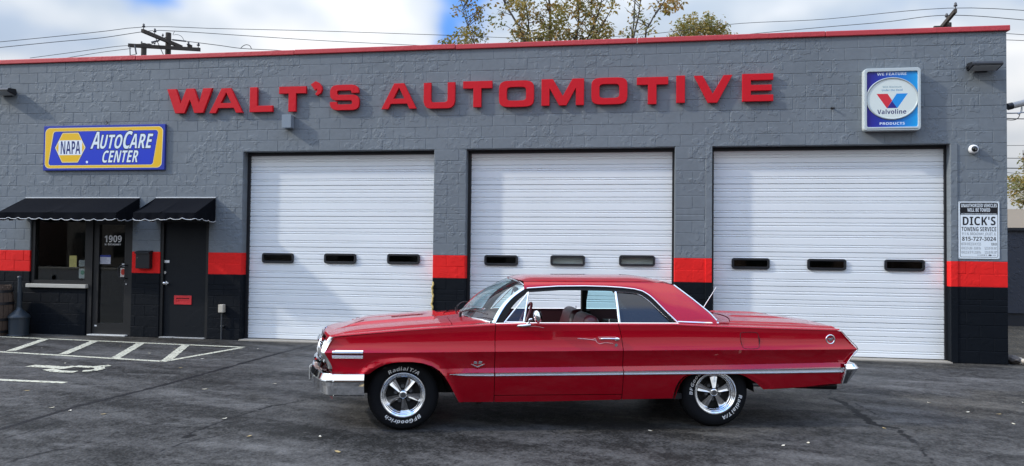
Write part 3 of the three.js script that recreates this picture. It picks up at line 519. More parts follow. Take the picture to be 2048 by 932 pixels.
    const ov = (rx, ry) => { const p = []; for (let i = 0; i < 64; i++) { const a = i / 64 * 2 * Math.PI; p.push([clamp(rx * Math.cos(a), -fw / 2 + 0.001, fw / 2 - 0.001), ry * Math.sin(a)]); } return p; };
    const rim = tube(ov(fw * 0.497, fh * 0.368).map(([a, b]) => [a, b, 0]), 0.013, 128, 8, true); rim.translate(0, h / 2 + 0.012, 0.126); mesh('oval_rim', rim, std(lin(0.45, 0.50, 0.50), 0.3, 0.1), s);
    const om = canvasTex(1024, 800, (x, W, H) => {
      x.fillStyle = '#dde6e0'; x.fillRect(0, 0, W, H);
      fit(x, 'With Maximum', W * 0.5, H * 0.235, W * 0.38, H * 0.052, { fill: '#8fa9b0' }); fit(x, 'Under the Hood', W * 0.5, H * 0.315, W * 0.42, H * 0.052, { fill: '#5f8fb4' });
      const Y = (t) => H * (0.38 + 0.36 * t), Xx = (t) => W * (0.5 + t);
      path(x, [[Xx(-0.31), Y(0)], [Xx(-0.09), Y(0)], [Xx(0.10), Y(1)], [Xx(-0.105), Y(1)]]); x.fillStyle = '#d8293a'; x.fill();
      path(x, [[Xx(0.09), Y(0)], [Xx(0.31), Y(0)], [Xx(0.105), Y(1)], [Xx(-0.10), Y(1)]]); x.fillStyle = '#1090e0'; x.fill();
      path(x, [[Xx(0), Y(0.52)], [Xx(0.10), Y(1)], [Xx(-0.10), Y(1)]]); x.fillStyle = '#2a1c80'; x.fill();
      fit(x, 'Valvoline', W * 0.495, H * 0.885, W * 0.58, H * 0.115, { fill: '#1d1c63' });
    });
    const oval = new THREE.CircleGeometry(1, 64); oval.scale(fw * 0.49, fh * 0.36, 1); face(oval); oval.translate(0, h / 2 + 0.012, 0.1255); mesh('oval_face', oval, std(0xffffff, 0.32, 0, { map: om }), s);
    mesh('drip_slot', box(-fw / 2, fw / 2, 0.022, 0.030, 0.125, 0.1435), M.frame, s);
  }
  // towing notice
  {
    const L = -0.725, R = -0.122, T = 2.583, B = 1.668, w = R - L, h = T - B, s = thing('towing_notice', 'white towing warning notice with black lettering screwed to corner pier', 'sign', [(L + R) / 2, B, 0]);
    const pl = poly(rounded(w, h, 0.012), 0.004); pl.translate(0, h / 2, 0.006); mesh('plate', pl, M.white, s);
    const map = canvasTex(800, 1110, (x, W, H) => {
      x.fillStyle = '#e4ecf0'; x.fillRect(0, 0, W, H); const K = '#15161c', Wt = '#e4ecf0';
      x.strokeStyle = K; x.lineWidth = 9; rpath(x, [[32, 22], [W - 32, 22], [W - 32, H - 32], [32, H - 32]], 26); x.stroke();
      x.fillStyle = K; x.fillRect(36, 24, W - 72, 190); fit(x, 'UNAUTHORIZED VEHICLES', W / 2, 108, W - 96, 70, { fill: Wt }); fit(x, 'WILL BE TOWED', W / 2, 196, W * 0.56, 70, { fill: Wt });
      x.fillRect(36, 214, W - 72, 40); fit(x, 'NO TRESPASSING PARKING AT YOUR OWN RISK', W / 2, 246, W - 110, 20, { fill: Wt });
      fit(x, "DICK'S", W / 2, 458, W * 0.84, 168, { fill: K }); fit(x, 'TOWING SERVICE', W / 2, 575, W * 0.86, 84, { fill: K });
      fit(x, '911 N. BROADWAY, JOLIET, IL', W / 2, 652, W * 0.84, 52, { fill: '#3d4048', weight: 'normal' }); fit(x, '815-727-3024', W / 2, 762, W * 0.84, 80, { fill: K });
      const g = '#3a3d44'; [['MOTOR VEHICLES & M CYCLES', '$200.00'], ['VEHICLES 8,000 - 20,000 lbs', '$225.00 PER UNIT'], ['VEHICLES & OR TR. 20,000 lbs', '$250.00 PER UNIT']].forEach(([a, b], i) => { const y = 850 + i * 80; fit(x, a, 50 + 195, y, 390, 54, { fill: g, weight: 'normal' }); const bw = i ? 240 : 115; fit(x, b, W - 50 - bw / 2, y, bw, 54, { fill: g, weight: i ? 'normal' : 'bold' }); });
      fit(x, 'S 32638 S', W * 0.58, H - 60, 190, 22, { fill: g }); x.fillStyle = g; x.beginPath(); x.ellipse(W * 0.77, H - 70, 32, 14, 0, 0, 7); x.fill(); fit(x, '57046', W * 0.87, H - 62, 66, 16, { fill: g });
    });
    const f = face(new THREE.PlaneGeometry(w - 0.004, h - 0.004)); f.translate(0, h / 2, 0.0125); mesh('sign_face', f, std(0xffffff, 0.35, 0, { map }), s);
    for (const [a, b] of [[-1, 1], [1, 1], [-1, -1], [1, -1]]) mesh('screw', cyl([a * (w / 2 - 0.014), h / 2 + b * (h / 2 - 0.016), 0.012], [a * (w / 2 - 0.014), h / 2 + b * (h / 2 - 0.016), 0.017], 0.006, 0.005, 8), M.steel, s);
  }
}

// ---------------------------------------------------------------- wall fittings
{
  const wallLight = (x0, x1, y, out, label) => {
    const t = thing('wall_light', label, 'light', [(x0 + x1) / 2, y, 0], 'unlit wall lights'), w = x1 - x0;
    const g = poly([[0.03, -0.02], [0.05, 0.07], [out * 0.9, 0.055], [out, 0.02], [out, -0.005], [0.05, -0.055]], w - 0.01, 0.004); g.rotateY(-Math.PI / 2); g.translate(w / 2 - 0.005, 0, 0); mesh('housing', g, M.blackMetal, t);
    const le = poly([[0.065, -0.050], [out - 0.02, -0.009], [out - 0.02, -0.016], [0.065, -0.057]], w - 0.06); le.rotateY(-Math.PI / 2); le.translate(w / 2 - 0.03, -0.002, 0); mesh('lens', le, phys({ color: lin(0.35, 0.36, 0.36), roughness: 0.3 }), t);
    mesh('wall_plate', box(-0.09, 0.09, -0.07, 0.08, 0.002, 0.04, 0.006), M.blackMetal, t);
    mesh('sensor', cyl([-w / 2 - 0.025, 0.0, 0.10], [-w / 2 + 0.004, 0.0, 0.10], 0.028, 0.028, 12), M.blackMetal, t);
  };
  wallLight(-18.33, -17.90, 4.735, 0.26, 'black wedge shaped wall light above the office end of the wall');
  wallLight(-0.61, -0.16, 4.725, 0.26, 'black wedge shaped wall light near the building corner');
  const b = thing('junction_box', 'grey painted box hung on wall below the letter T', 'box', [-12.16, 3.935, 0]);
  const bm = std(lin(0.21, 0.255, 0.30), 0.6); mesh('box_body', box(-0.085, 0.085, 0, 0.235, 0.004, 0.14, 0.006), bm, b); mesh('box_cover', box(-0.09, 0.09, -0.004, 0.24, 0.141, 0.150, 0.003), bm, b);
  const p = thing('pipe_stub', 'short dark bent pipe stub poking from wall near the oil sign', 'pipe', [onZ(1664, 216).x, onZ(1664, 216).y, 0]); mesh('pipe', tube([[0, 0, 0], [0, 0, 0.03], [0.03, -0.02, 0.045]], 0.014, 10, 8), M.frame, p); mesh('flange', cyl([0, 0, 0.001], [0, 0, 0.006], 0.022), M.frame, p);
  const dc = onZ(1948.5, 298, 0.06), d = thing('dome_camera', 'small white dome security camera beside the third bay door', 'camera', [dc.x, dc.y, 0]);
  const lathe = (pts, seg = 28) => new THREE.LatheGeometry(pts.map((q) => new THREE.Vector2(...q)), seg);
  const dg = lathe([[0, 0], [0.068, 0], [0.074, 0.02], [0.070, 0.05], [0.058, 0.066], [0.046, 0.070]]); dg.rotateX(Math.PI / 2); dg.translate(0, 0, 0.003); mesh('ring', dg, M.white, d); mesh('dome', new THREE.SphereGeometry(0.047, 20, 12, 0, 7, 0, Math.PI / 2).rotateX(Math.PI / 2).translate(0, 0, 0.066), M.darkPane, d); mesh('camera_lens', cyl([0, -0.008, 0.085], [0.0, -0.012, 0.118], 0.014, 0.012), M.steel, d);
  const m0 = onZ(277, 501), m1 = onZ(306, 537), mb = thing('mailbox', 'black metal mailbox hung on red band between the two entrances', 'mailbox', [(m0.x + m1.x) / 2, m1.y, 0]), mw = 0.29, mh = m0.y - m1.y;
  mesh('box_body', box(-mw / 2, mw / 2, 0, mh - 0.04, 0.004, 0.10, 0.008), M.blackMetal, mb); mesh('lid', (() => { const g = poly([[0.004, mh], [0.03, mh], [0.125, mh - 0.035], [0.125, mh - 0.06], [0.104, mh - 0.06], [0.104, mh - 0.038], [0.004, mh - 0.038]], mw + 0.014); g.rotateY(-Math.PI / 2); g.translate(mw / 2 + 0.007, 0, 0); return g; })(), M.blackMetal, mb); mesh('lock', cyl([-mw / 2 + 0.04, 0.2, 0.1], [-mw / 2 + 0.04, 0.2, 0.106], 0.011), M.chrome, mb);
  const o0 = onZ(443.5, 617, 0.06), o = thing('power_outlet', 'beige weatherproof outlet box on a conduit rising from the ground', 'outlet', [o0.x, 0, 0.06]);
  mesh('conduit', cyl([0, 0, 0], [0, o0.y - 0.06, 0], 0.014), std(lin(0.05, 0.055, 0.06), 0.5), o); mesh('cover', box(-0.05, 0.05, o0.y - 0.075, o0.y + 0.075, -0.05, 0.045, 0.012), std(lin(0.50, 0.46, 0.38), 0.6), o);
  mesh('strap', box(-0.03, 0.03, 0.25, 0.27, -0.055, -0.012), M.steel, o);
  // bullet camera on a bracket round the corner
  const c = thing('bullet_camera', 'white bullet security camera on a bracket round the building corner', 'camera', [0, 0, 0]), k = (u, v) => onZ(u, v, -0.35);
  const h0 = k(2022, 212), h1 = k(2058, 203); mesh('housing', cyl(h0, h1, 0.052, 0.055, 18), std(lin(0.5, 0.49, 0.47), 0.4), c); mesh('hood', (() => { const dir = h1.clone().sub(h0).normalize(); return cyl(h0.clone().addScaledVector(dir, -0.05), h0.clone().addScaledVector(dir, 0.02), 0.057, 0.057, 18); })(), M.blackMetal, c);
  mesh('bracket', [tube([k(2044, 214), k(2042, 224), k(2036, 228)], 0.014, 12, 6), tube([[-0.001, k(2016, 226).y, -0.35], k(2036, 226), k(2066, 222)], 0.011, 16, 6)], M.steel, c); mesh('cable', tube([[-0.001, k(2016, 236).y, -0.35], k(2026, 240), k(2036, 236), k(2041, 224)], 0.007, 24, 5), M.wire, c);
}
// ash post and barrel by the wall
{
  const r = rng(12), at = onZ(38, 640, 0.34), a = thing('cigarette_receptacle', 'dark bottle shaped cigarette receptacle standing by the office wall', 'ashtray', [at.x, 0, 0.34]);
  const mat = std(lin(0.022, 0.032, 0.042), 0.45); mesh('base_pot', new THREE.LatheGeometry([[0, 0.004], [0.19, 0.004], [0.19, 0.02], [0.165, 0.03], [0.172, 0.33], [0.165, 0.345], [0, 0.345]].map((q) => new THREE.Vector2(...q)), 28), mat, a);
  mesh('shoulder', new THREE.LatheGeometry([[0.185, 0.335], [0.19, 0.36], [0.165, 0.40], [0.10, 0.455], [0.056, 0.50], [0.045, 0.54]].map((q) => new THREE.Vector2(...q)), 28), mat, a);
  mesh('neck', new THREE.LatheGeometry([[0.045, 0.53], [0.038, 0.9], [0.035, 1.08], [0.045, 1.10], [0.045, 1.13], [0.0, 1.14]].map((q) => new THREE.Vector2(...q)), 20), mat, a);
  const bx = onZ(-12, 640, 0.42).x, b = thing('wooden_barrel', 'old wooden half barrel with dark iron hoops by the office wall', 'barrel', [bx, 0, 0.42]), H = 0.95, R = (t) => 0.265 + 0.055 * Math.sin(t * Math.PI);
  const bw = [0, 1, 2].map((i) => std(lin(0.085 + i * 0.02, 0.058 + i * 0.014, 0.042 + i * 0.010), 0.85, 0, { bumpMap: paintBump, bumpScale: 0.006 }));
  for (let i = 0; i < 18; i++) { const a0 = i / 18 * 2 * Math.PI + 0.012, a1 = (i + 1) / 18 * 2 * Math.PI - 0.012; mesh('stave', grid(2, 10, (u, v) => { const t = mix(a0, a1, u), q = R(v); return [q * Math.cos(t), 0.004 + v * H, q * Math.sin(t)]; }, true), bw[Math.floor(r() * 3)], b); }
  for (const t of [0.06, 0.30, 0.62, 0.86]) mesh('hoop', new THREE.LatheGeometry([[R(t) + 0.006, t * H], [R(t + 0.055) + 0.006, (t + 0.055) * H]].map((q) => new THREE.Vector2(...q)), 36), M.blackMetal, b);
  mesh('barrel_head', cyl([0, H - 0.06, 0], [0, H - 0.04, 0], 0.262, 0.262, 30), bw[0], b); mesh('inner_shell', new THREE.CylinderGeometry(0.255, 0.255, H - 0.1, 24).translate(0, H / 2, 0), M.frame, b);
}
// ---------------------------------------------------------------- paint on the lot
{
  const paint = tex(512, 512, (u, v) => { const n = tileNoise(u, v, 40, 3, 4), c = 0.86 - 0.35 * smooth(0.58, 0.72, n) - 0.12 * tileNoise(u, v, 6, 5, 3); return [c, c, c * 0.96]; }, true); paint.repeat.set(1.1, 1.1);
  const mat = std(lin(0.80, 0.78, 0.68), 0.85, 0, { map: paint }), Y = 0.005;
  const flat = (pts) => { const s = new THREE.Shape(pts.map((p) => new THREE.Vector2(p.x, -p.z))), g = new THREE.ShapeGeometry(s); planarUV(g); g.rotateX(-Math.PI / 2); g.translate(0, Y, 0); return g; };
  const r = rng(31);
  const stripe = (a, b, w) => { const A = onGround(...a), B = onGround(...b), d = B.clone().sub(A), n = V(-d.z, 0, d.x).normalize().multiplyScalar(w / 2), N = 40, L = [], R = []; for (let i = 0; i <= N; i++) { const c = A.clone().addScaledVector(d, i / N), j = () => 1 + (r() - 0.5) * 0.16; L.push(c.clone().addScaledVector(n, j())); R.push(c.clone().addScaledVector(n, -j())); } return flat([...L, ...R.reverse()]); };
  const put = (name, g, label) => structure(name, g, mat, label);
  put('parking_stripe', stripe([-60, 671], [488, 695], 0.095)); put('parking_stripe', stripe([-60, 700.5], [322, 723], 0.095)); put('parking_stripe', stripe([326, 723.5], [482, 696], 0.10));
  for (const [a, b] of [[[22, 702], [95, 677]], [[126, 709], [190, 682]], [[230, 717], [281, 687]], [[332, 722], [372, 690]]]) put('parking_stripe', stripe(a, b, 0.14));
  put('parking_stripe', stripe([-70, 757], [131, 766], 0.10));
  const stroke = (pts, w) => { const out = []; for (let i = 0; i + 1 < pts.length; i++) out.push(stripe(pts[i], pts[i + 1], w)); return out; };
  const sym = [...stroke([[60, 732], [100, 734], [135, 737]], 0.17), ...stroke([[112, 737], [150, 733], [185, 735], [220, 731.5]], 0.13), ...stroke([[96, 739], [112, 743], [135, 744.5], [152, 744.5]], 0.14), ...stroke([[165, 743], [185, 742], [200, 739], [198, 735.5], [184, 734.5]], 0.13)];
  sym.forEach((g, i) => g.translate(0, 0.0004 * i, 0)); put('wheelchair_marking', merge(sym));
}
// fallen leaves and bits on the asphalt
{
  const spots = [[104, 816, .05], [140, 822, .05], [206, 829, .05], [130, 727, .05], [405, 718, .06], [361, 736, .05], [409, 779, .06], [449, 838, .05], [498, 873, .05], [350, 697, .04], [84, 696, .03], [240, 693, .03], [300, 707, .05], [516, 698, .05], [467, 707, .03], [550, 768, .04], [640, 874, .05], [676, 905, .07], [1616, 887, .05], [1566, 892, .05], [1768, 857, .05], [1857, 806, .04], [1935, 825, .05], [1998, 829, .05], [2028, 849, .05], [2046, 806, .04], [55, 782, .06], [37, 681, .03], [1300, 862, .04]];
  const r = rng(8), mats = [std(lin(0.55, 0.50, 0.38), 0.8), std(lin(0.62, 0.58, 0.48), 0.8), std(lin(0.35, 0.26, 0.12), 0.8)];
  spots.forEach(([u, v, s0], i) => { const s = s0 * 0.55;
    const p = onGround(u, v), t = thing('fallen_leaf', 'small curled dry leaf lying on the dark asphalt', 'leaf', [p.x, 0, p.z], 'leaves scattered on the lot'); t.rotation.y = r() * 6.28;
    const c = 0.2 + r() * 0.25; mesh('blade', grid(6, 4, (a, b) => { const x = a * 2 - 1, w = Math.sqrt(Math.max(0, 1 - x * x)) * (1 - 0.25 * x), z = (b * 2 - 1) * w * 0.45; return [x * s, 0.004 + s * c * (x * x * 0.6 + z * z * 1.2), z * s]; }, true), mats[i % 3], t); mesh('leaf_stalk', cyl([-s, 0.004 + s * c * 0.6, 0], [-s * 1.4, 0.006, s * 0.1], 0.0012, 0.001, 4), mats[2], t);
  });
}
// ---------------------------------------------------------------- poles and wires
const atDepth = (u, v, d) => { const q = pixelRay(u, v); return V(CAM.x, CAM.y, CAM.z).addScaledVector(q, d); };
{
  const D = 29, P = (u, v, d = D) => atDepth(u, v, d);
  const pole = thing('utility_pole', 'wooden utility pole with two crossarms behind the office end of the roof', 'utility pole', [P(337, 66).x, 0, P(337, 66).z]), off = (p) => p.clone().sub(pole.position);
  const top = off(P(337, 66)); mesh('pole_shaft', cyl([0, 0, 0], [0, top.y, 0], 0.15, 0.105, 16), M.pole, pole);
  const beam = (a, b, w, h) => { const d = b.clone().sub(a), g = new THREE.BoxGeometry(d.length(), h, w); g.applyQuaternion(new THREE.Quaternion().setFromUnitVectors(V(1, 0, 0), d.clone().normalize())); const c = a.clone().add(b).multiplyScalar(0.5); g.translate(c.x, c.y, c.z); return g; };
  // level arms: the near end stands nearer the street
  const level = (u0, u1, y, d0, d1) => { const s = (u, d) => { let v = 80; for (let k = 0; k < 12; k++) v += (P(u, v, d).y - y) * 40; return off(P(u, v, d)); }; return [s(u0, d0), s(u1, d1)]; };
  const h1 = P(337, 84).y, h2 = P(337, 98.5).y, [a0, a1] = level(289, 367, h1, D - 1.35, D + 0.85), [b0, b1] = level(262, 405, h2, D - 0.35, D + 0.15);
  a0.z += 0.13; a1.z += 0.13; b0.z += 0.15; b1.z += 0.15;
  mesh('crossarm', beam(a0, a1, 0.10, 0.13), M.pole, pole); mesh('crossarm', beam(b0, b1, 0.10, 0.13), M.pole, pole);
  mesh('arm_brace', [cyl(a0.clone().lerp(a1, 0.30), V(0, a0.y - 0.75, 0.12), 0.014), cyl(b0.clone().lerp(b1, 0.25), V(0, b0.y + 0.45, 0.12), 0.014)], M.blackMetal, pole);
  const ins = (p, s = 1) => new THREE.LatheGeometry([[0, 0], [0.014, 0], [0.014, 0.08], [0.055, 0.09], [0.06, 0.13], [0.035, 0.16], [0.045, 0.18], [0.03, 0.22], [0, 0.225]].map((q) => new THREE.Vector2(q[0] * s, q[1] * s)), 12).translate(p.x, p.y + 0.06, p.z);
  const im = std(lin(0.05, 0.05, 0.055), 0.3); for (const t of [0.03, 0.30, 0.5]) mesh('insulator', ins(a0.clone().lerp(a1, t), t > 0.4 ? 0.7 : 1), im, pole); for (const t of [0.18, 0.36, 0.83, 0.97]) mesh('insulator', ins(b0.clone().lerp(b1, t), t < 0.4 ? 0.6 : 1), im, pole);
  mesh('fuse_cutout', [cyl(b0.clone().add(V(0.1, -0.05, 0.05)), b0.clone().add(V(0.16, -0.42, 0.1)), 0.02), cyl(b0.clone().add(V(0.3, 0.0, 0.05)), b0.clone().add(V(0.42, -0.38, 0.1)), 0.028), cyl(b0.clone().add(V(0.16, -0.42, 0.1)), b0.clone().add(V(0.42, -0.38, 0.1)), 0.012)], im, pole);
  mesh('bolt_block', box(b1.x - 0.52, b1.x - 0.38, b1.y, b1.y + 0.2, b1.z - 0.06, b1.z + 0.06), M.pole, pole);
  mesh('strain_insulator', [cyl(off(P(303, 84.5)), off(P(318, 81)), 0.035), cyl(off(P(345, 79.5)), off(P(372, 82.5)), 0.03)], im, pole);
  mesh('jumper_wire', [tube([off(P(318, 81)), off(P(330, 78)), off(P(345, 79.5))], 0.010, 16, 5), tube([off(P(349, 63)), off(P(346, 70)), off(P(352, 69)), off(P(362, 72)), off(P(369, 82))], 0.009, 20, 5)], M.wire, pole);
  const p2 = P(288, 87, D + 6), second = thing('short_pole', 'shorter dark wooden pole standing behind the crossarm pole', 'utility pole', [p2.x, 0, p2.z]); mesh('pole_shaft', cyl([0, 0, 0], [0, p2.y, 0], 0.15, 0.12, 14), M.pole, second); mesh('pole_cap', box(-0.32, 0.32, p2.y - 0.12, p2.y - 0.02, -0.05, 0.05), M.pole, second);
  const R = 27, rp = atDepth(1897, 46, R), rpole = thing('utility_pole', 'utility pole with tilted looking arm behind the corner of the roof', 'utility pole', [rp.x, 0, rp.z]), ro = (p) => p.clone().sub(rpole.position);
  mesh('pole_shaft', cyl([0, 0, 0], [0, rp.y, 0], 0.15, 0.10, 14), M.pole, rpole);
  const c0 = ro(atDepth(1911, 25, R - 1.6)), c1 = ro(atDepth(1880, 55, R + 0.5)); c0.y = c1.y = (c0.y + c1.y) / 2; mesh('crossarm', beam(c0, c1, 0.10, 0.13), M.pole, rpole); mesh('insulator', ins(c0), im, rpole); mesh('insulator', ins(c0.clone().lerp(c1, 0.55)), im, rpole); mesh('pole_cap', box(-0.5, -0.1, rp.y - 0.16, rp.y - 0.1, -0.05, 0.05), M.pole, rpole);
  const wire = (name, pts, r, label) => { const ps = pts.map(([u, v, d]) => atDepth(u, v, d)); solo(name, tube(ps, r, 60, 5), M.wire, label, 'wire', 'overhead wires'); };
  wire('power_line', [[-60, 89.5, 27], [120, 72, 27], [200, 63.5, 27.2], [291, 53.5, 27.6], [430, 57, 28.5], [640, 62, 30], [880, 70, 32], [1100, 77, 33], [1300, 68, 32], [1466, 48, 31], [1640, 39, 29], [1906, 16, 25.6], [2120, 25, 25]], 0.011, 'topmost thin power line crossing above the whole roof');
  wire('power_line', [[-60, 101, 27], [120, 83, 27], [200, 76, 27.5], [309, 61, 28.2], [345, 62, 28.6], [500, 72, 30], [640, 81, 31], [800, 89, 33], [960, 96, 34]], 0.012, 'second power line running from crossarm down behind the coping');
  wire('power_line', [[369, 82, 29], [440, 91, 29.5], [480, 96.5, 30], [560, 101, 31], [640, 108, 32]], 0.013, 'power line with a wire loop sloping behind the roof edge');
  wire('power_line', [[60, 116, 30], [150, 104, 29.5], [236, 92.5, 29], [263, 91, 28.7]], 0.011, 'upper service line reaching the low crossarm end');
  wire('power_line', [[120, 118, 30], [200, 105, 29.5], [262, 97, 28.8]], 0.011, 'lower service line reaching the low crossarm end');
  wire('power_line', [[1500, 68, 31], [1640, 55, 29], [1770, 44, 27.5], [1893, 30.5, 26], [2120, 46, 25]], 0.012, 'second power line passing the arm of the corner pole');
  wire('power_line', [[1990, 66, 34], [2019, 67.5, 34], [2100, 73, 33]], 0.014, 'upper thin line beyond the building corner'); wire('power_line', [[1990, 79, 34], [2019, 80, 34], [2100, 83, 33]], 0.014, 'thin line just under the upper one beyond the building corner');
  for (const [v0, v1, l, r] of [[236, 238, 'thick cable passing under the bullet camera', .02], [291, 290, 'thin cable below the bullet camera', .01], [316, 316, 'dark cable above the distant bush', .014], [336, 336, 'heavy dark cable just above the distant bush', .02], [343, 349, 'sagging thin cable over the distant bush', .009]]) wire('cable', [[2000, v0, 30], [2030, (v0 + v1) / 2 + 0.5, 30], [2110, v1, 30]], r, l);
  solo('wire_loop', tube([atDepth(481, 97, 30), atDepth(486, 92, 30), atDepth(493, 89.5, 30), atDepth(500, 92, 30), atDepth(503, 98, 30)], 0.014, 24, 5), M.wire, 'small looped jumper on the sloping power line', 'wire', 'overhead wires');
}
// ---------------------------------------------------------------- trees
{
  const bark = std(lin(0.075, 0.062, 0.05), 0.9);
  const leafMats = [lin(0.24, 0.205, 0.034), lin(0.34, 0.25, 0.042), lin(0.17, 0.175, 0.045), lin(0.38, 0.22, 0.042)].map((c) => phys({ color: c, roughness: 0.85, transmission: 0.5, thickness: 0, side: THREE.DoubleSide }));
  const leafGeo = () => { const g = new THREE.BufferGeometry(); return g; };
  // leaves as folded diamonds gathered in clumps, one mesh per tone
  function foliage(clumps, size, seed, parent, droop = 0.5) {
    const r = rng(seed), sets = leafMats.map(() => []);
    for (const [c, rad, n, tone] of clumps) for (let i = 0; i < n; i++) {
      const d = V(r() * 2 - 1, r() * 2 - 1, r() * 2 - 1); if (d.length() > 1) { i--; continue; }
      const p = c.clone().addScaledVector(d, rad), s = size * (0.6 + 0.8 * r()), ax = V(r() * 2 - 1, -droop * r() - 0.1, r() * 2 - 1).normalize(), sd = V(r() * 2 - 1, r() * 2 - 1, r() * 2 - 1).cross(ax).normalize().multiplyScalar(s * 0.26), nrm = ax.clone().cross(sd).normalize().multiplyScalar(s * 0.08);
      const A = p, B = p.clone().addScaledVector(ax, s * 0.45).add(sd).add(nrm), C = p.clone().addScaledVector(ax, s), E = p.clone().addScaledVector(ax, s * 0.45).sub(sd).add(nrm);
      const k = r() < 0.7 ? tone : Math.floor(r() * 4); sets[k].push(A.x, A.y, A.z, B.x, B.y, B.z, C.x, C.y, C.z, A.x, A.y, A.z, C.x, C.y, C.z, E.x, E.y, E.z);
    }
    sets.forEach((s, k) => { if (!s.length) return; const g = leafGeo(); g.setAttribute('position', new THREE.Float32BufferAttribute(s, 3)); g.computeVertexNormals(); mesh('crown', g, leafMats[k], parent); });
  }
  function limb(list, a, b, r0, r1, wob, rr) { const m = a.clone().lerp(b, 0.5).add(V((rr() - 0.5) * wob, (rr() - 0.5) * wob * 0.5, (rr() - 0.5) * wob)); const cv = new THREE.QuadraticBezierCurve3(a, m, b), N = 5; let p = a; for (let i = 1; i <= N; i++) { const q = cv.getPoint(i / N); list.push(cyl(p, q, mix(r0, r1, (i - 1) / N), mix(r0, r1, i / N), 6)); p = q; } }
  // a tree whose stems pass through points seen over the roof; twigs and leaf clumps are grown along them
  function tree(name, label, D, baseU, stems, extra, o) {
    const r = rng(o.seed), base = atDepth(baseU, 300, D); base.y = 0; const t = thing(name, label, 'tree', [base.x, 0, base.z], 'trees behind the building'), loc = (u, v, d = D) => atDepth(u, v, d).sub(t.position), wood = [], clumps = [];
    const fork = V(0, o.fork, 0); mesh('trunk', cyl([0, 0, 0], fork, o.girth, o.girth * 0.7, 12), bark, t);
    for (const [pts, w] of stems) {
      let prev = fork.clone(), pr = w * 1.5; const dz = (r() - 0.5) * o.deep;
      pts.forEach(([u, v], i) => {
        const q = loc(u, v, D + dz), nr = w * (1 - 0.75 * (i + 1) / pts.length); limb(wood, prev, q, pr, nr, 0.25, r);
        if (i) for (let k = 0; k < o.twigs; k++) { const s = prev.clone().lerp(q, r()), dir = V(r() * 2 - 1, 0.35 + r() * 0.6, r() * 2 - 1).normalize(), e = s.clone().addScaledVector(dir, o.twig * (0.5 + r())); limb(wood, s, e, 0.022, 0.007, 0.15, r); for (let m = 0; m < o.sprays; m++) { const f = 0.4 + 0.7 * r(), c = s.clone().lerp(e, f).add(V((r() - 0.5) * 0.3, (r() - 0.5) * 0.2, (r() - 0.5) * 0.3)); limb(wood, s.clone().lerp(e, f * 0.8), c, 0.008, 0.004, 0.05, r); clumps.push([c, 0.16 + r() * 0.26, o.leaves, Math.floor(r() * 4)]); } }
        prev = q; pr = nr;
      });
    }
    for (const [u, v, rad, n, tone] of extra) clumps.push([loc(u, v, D + (r() - 0.5) * o.deep), rad * (o.loose || 1), Math.round(n * (o.thin || 1)), tone]);
    mesh('branches', wood, bark, t); foliage(clumps, o.leaf, o.seed + 1, t, o.droop);
  }
  tree('ash_tree', 'sparse tall tree with yellow green leaf sprays behind the middle bay', 34, 1060, [
    [[[960, 120], [945, 80], [932, 40], [926, 12]], 0.05], [[[1060, 130], [1046, 68], [1024, 30], [1004, -10], [980, -60]], 0.09], [[[1075, 130], [1058, 60], [1050, 0], [1046, -70]], 0.06],
    [[[1096, 130], [1099, 60], [1098, 0], [1094, -80]], 0.11], [[[1146, 130], [1152, 75], [1157, 20], [1160, -60]], 0.09], [[[1150, 130], [1176, 75], [1198, 20], [1215, -40]], 0.07]],
  [[905, 82, .35, 90, 1], [925, 72, .38, 110, 0], [935, 62, .25, 50, 1], [890, 86, .2, 40, 2], [1040, 72, .4, 110, 0], [1062, 80, .35, 90, 1], [1090, 62, .35, 90, 0], [1115, 55, .42, 170, 0], [1120, 30, .45, 170, 0], [1112, 72, .4, 150, 0], [1128, 10, .4, 120, 1], [1140, 68, .25, 60, 2], [1085, 78, .3, 70, 0], [1025, 5, .3, 60, 1], [1045, 8, .25, 50, 1], [1065, 15, .25, 40, 1], [990, 40, .3, 40, 2], [1165, 20, .3, 60, 0], [1185, 70, .3, 60, 0], [1130, -30, .6, 160, 0], [1060, -40, .6, 150, 1], [1000, -30, .5, 110, 0], [1180, -40, .6, 150, 2]],
  { seed: 41, fork: 5.5, girth: 0.24, deep: 3.0, twigs: 6, twig: 0.95, sprays: 4, leaves: 8, leaf: 0.17, droop: 0.7, loose: 1.25, thin: 1.05 });
  tree('young_tree', 'nearly bare tree with upright forked stems behind the roof', 33, 1270, [
    [[[1262, 120], [1265, 65], [1269, 15], [1272, -50]], 0.07], [[[1264, 120], [1274, 45], [1280, 10], [1286, -40]], 0.06], [[[1280, 120], [1292, 60], [1306, 35], [1330, 0], [1345, -30]], 0.06], [[[1190, 110], [1200, 60], [1222, 20], [1230, -20]], 0.05]],
  [[1205, 55, .42, 130, 1], [1212, 65, .35, 110, 1], [1195, 72, .3, 80, 0], [1250, 68, .25, 40, 0], [1340, 8, .35, 120, 3], [1352, 4, .3, 90, 3], [1332, 18, .2, 50, 1], [1225, 15, .3, 50, 1], [1300, 40, .3, 26, 2], [1285, 70, .4, 26, 0], [1345, -30, .6, 120, 3], [1290, -40, .6, 90, 1], [1230, -40, .6, 120, 0]],
  { seed: 57, fork: 5.0, girth: 0.2, deep: 2.4, twigs: 3, twig: 0.8, sprays: 2, leaves: 4, leaf: 0.17, droop: 0.6, loose: 1.25, thin: 0.9 });
  const bush = []; { const r = rng(66); for (let i = 0; i < 90; i++) { const a = r() * Math.PI, q = Math.sqrt(r()); const u = 1402 + 66 * q * Math.cos(a), v = 92 - 66 * q * Math.sin(a) * (0.75 + 0.25 * r()); bush.push([u, v, 0.30, 34, [0, 0, 2, 1][Math.floor(r() * 4)]]); } }
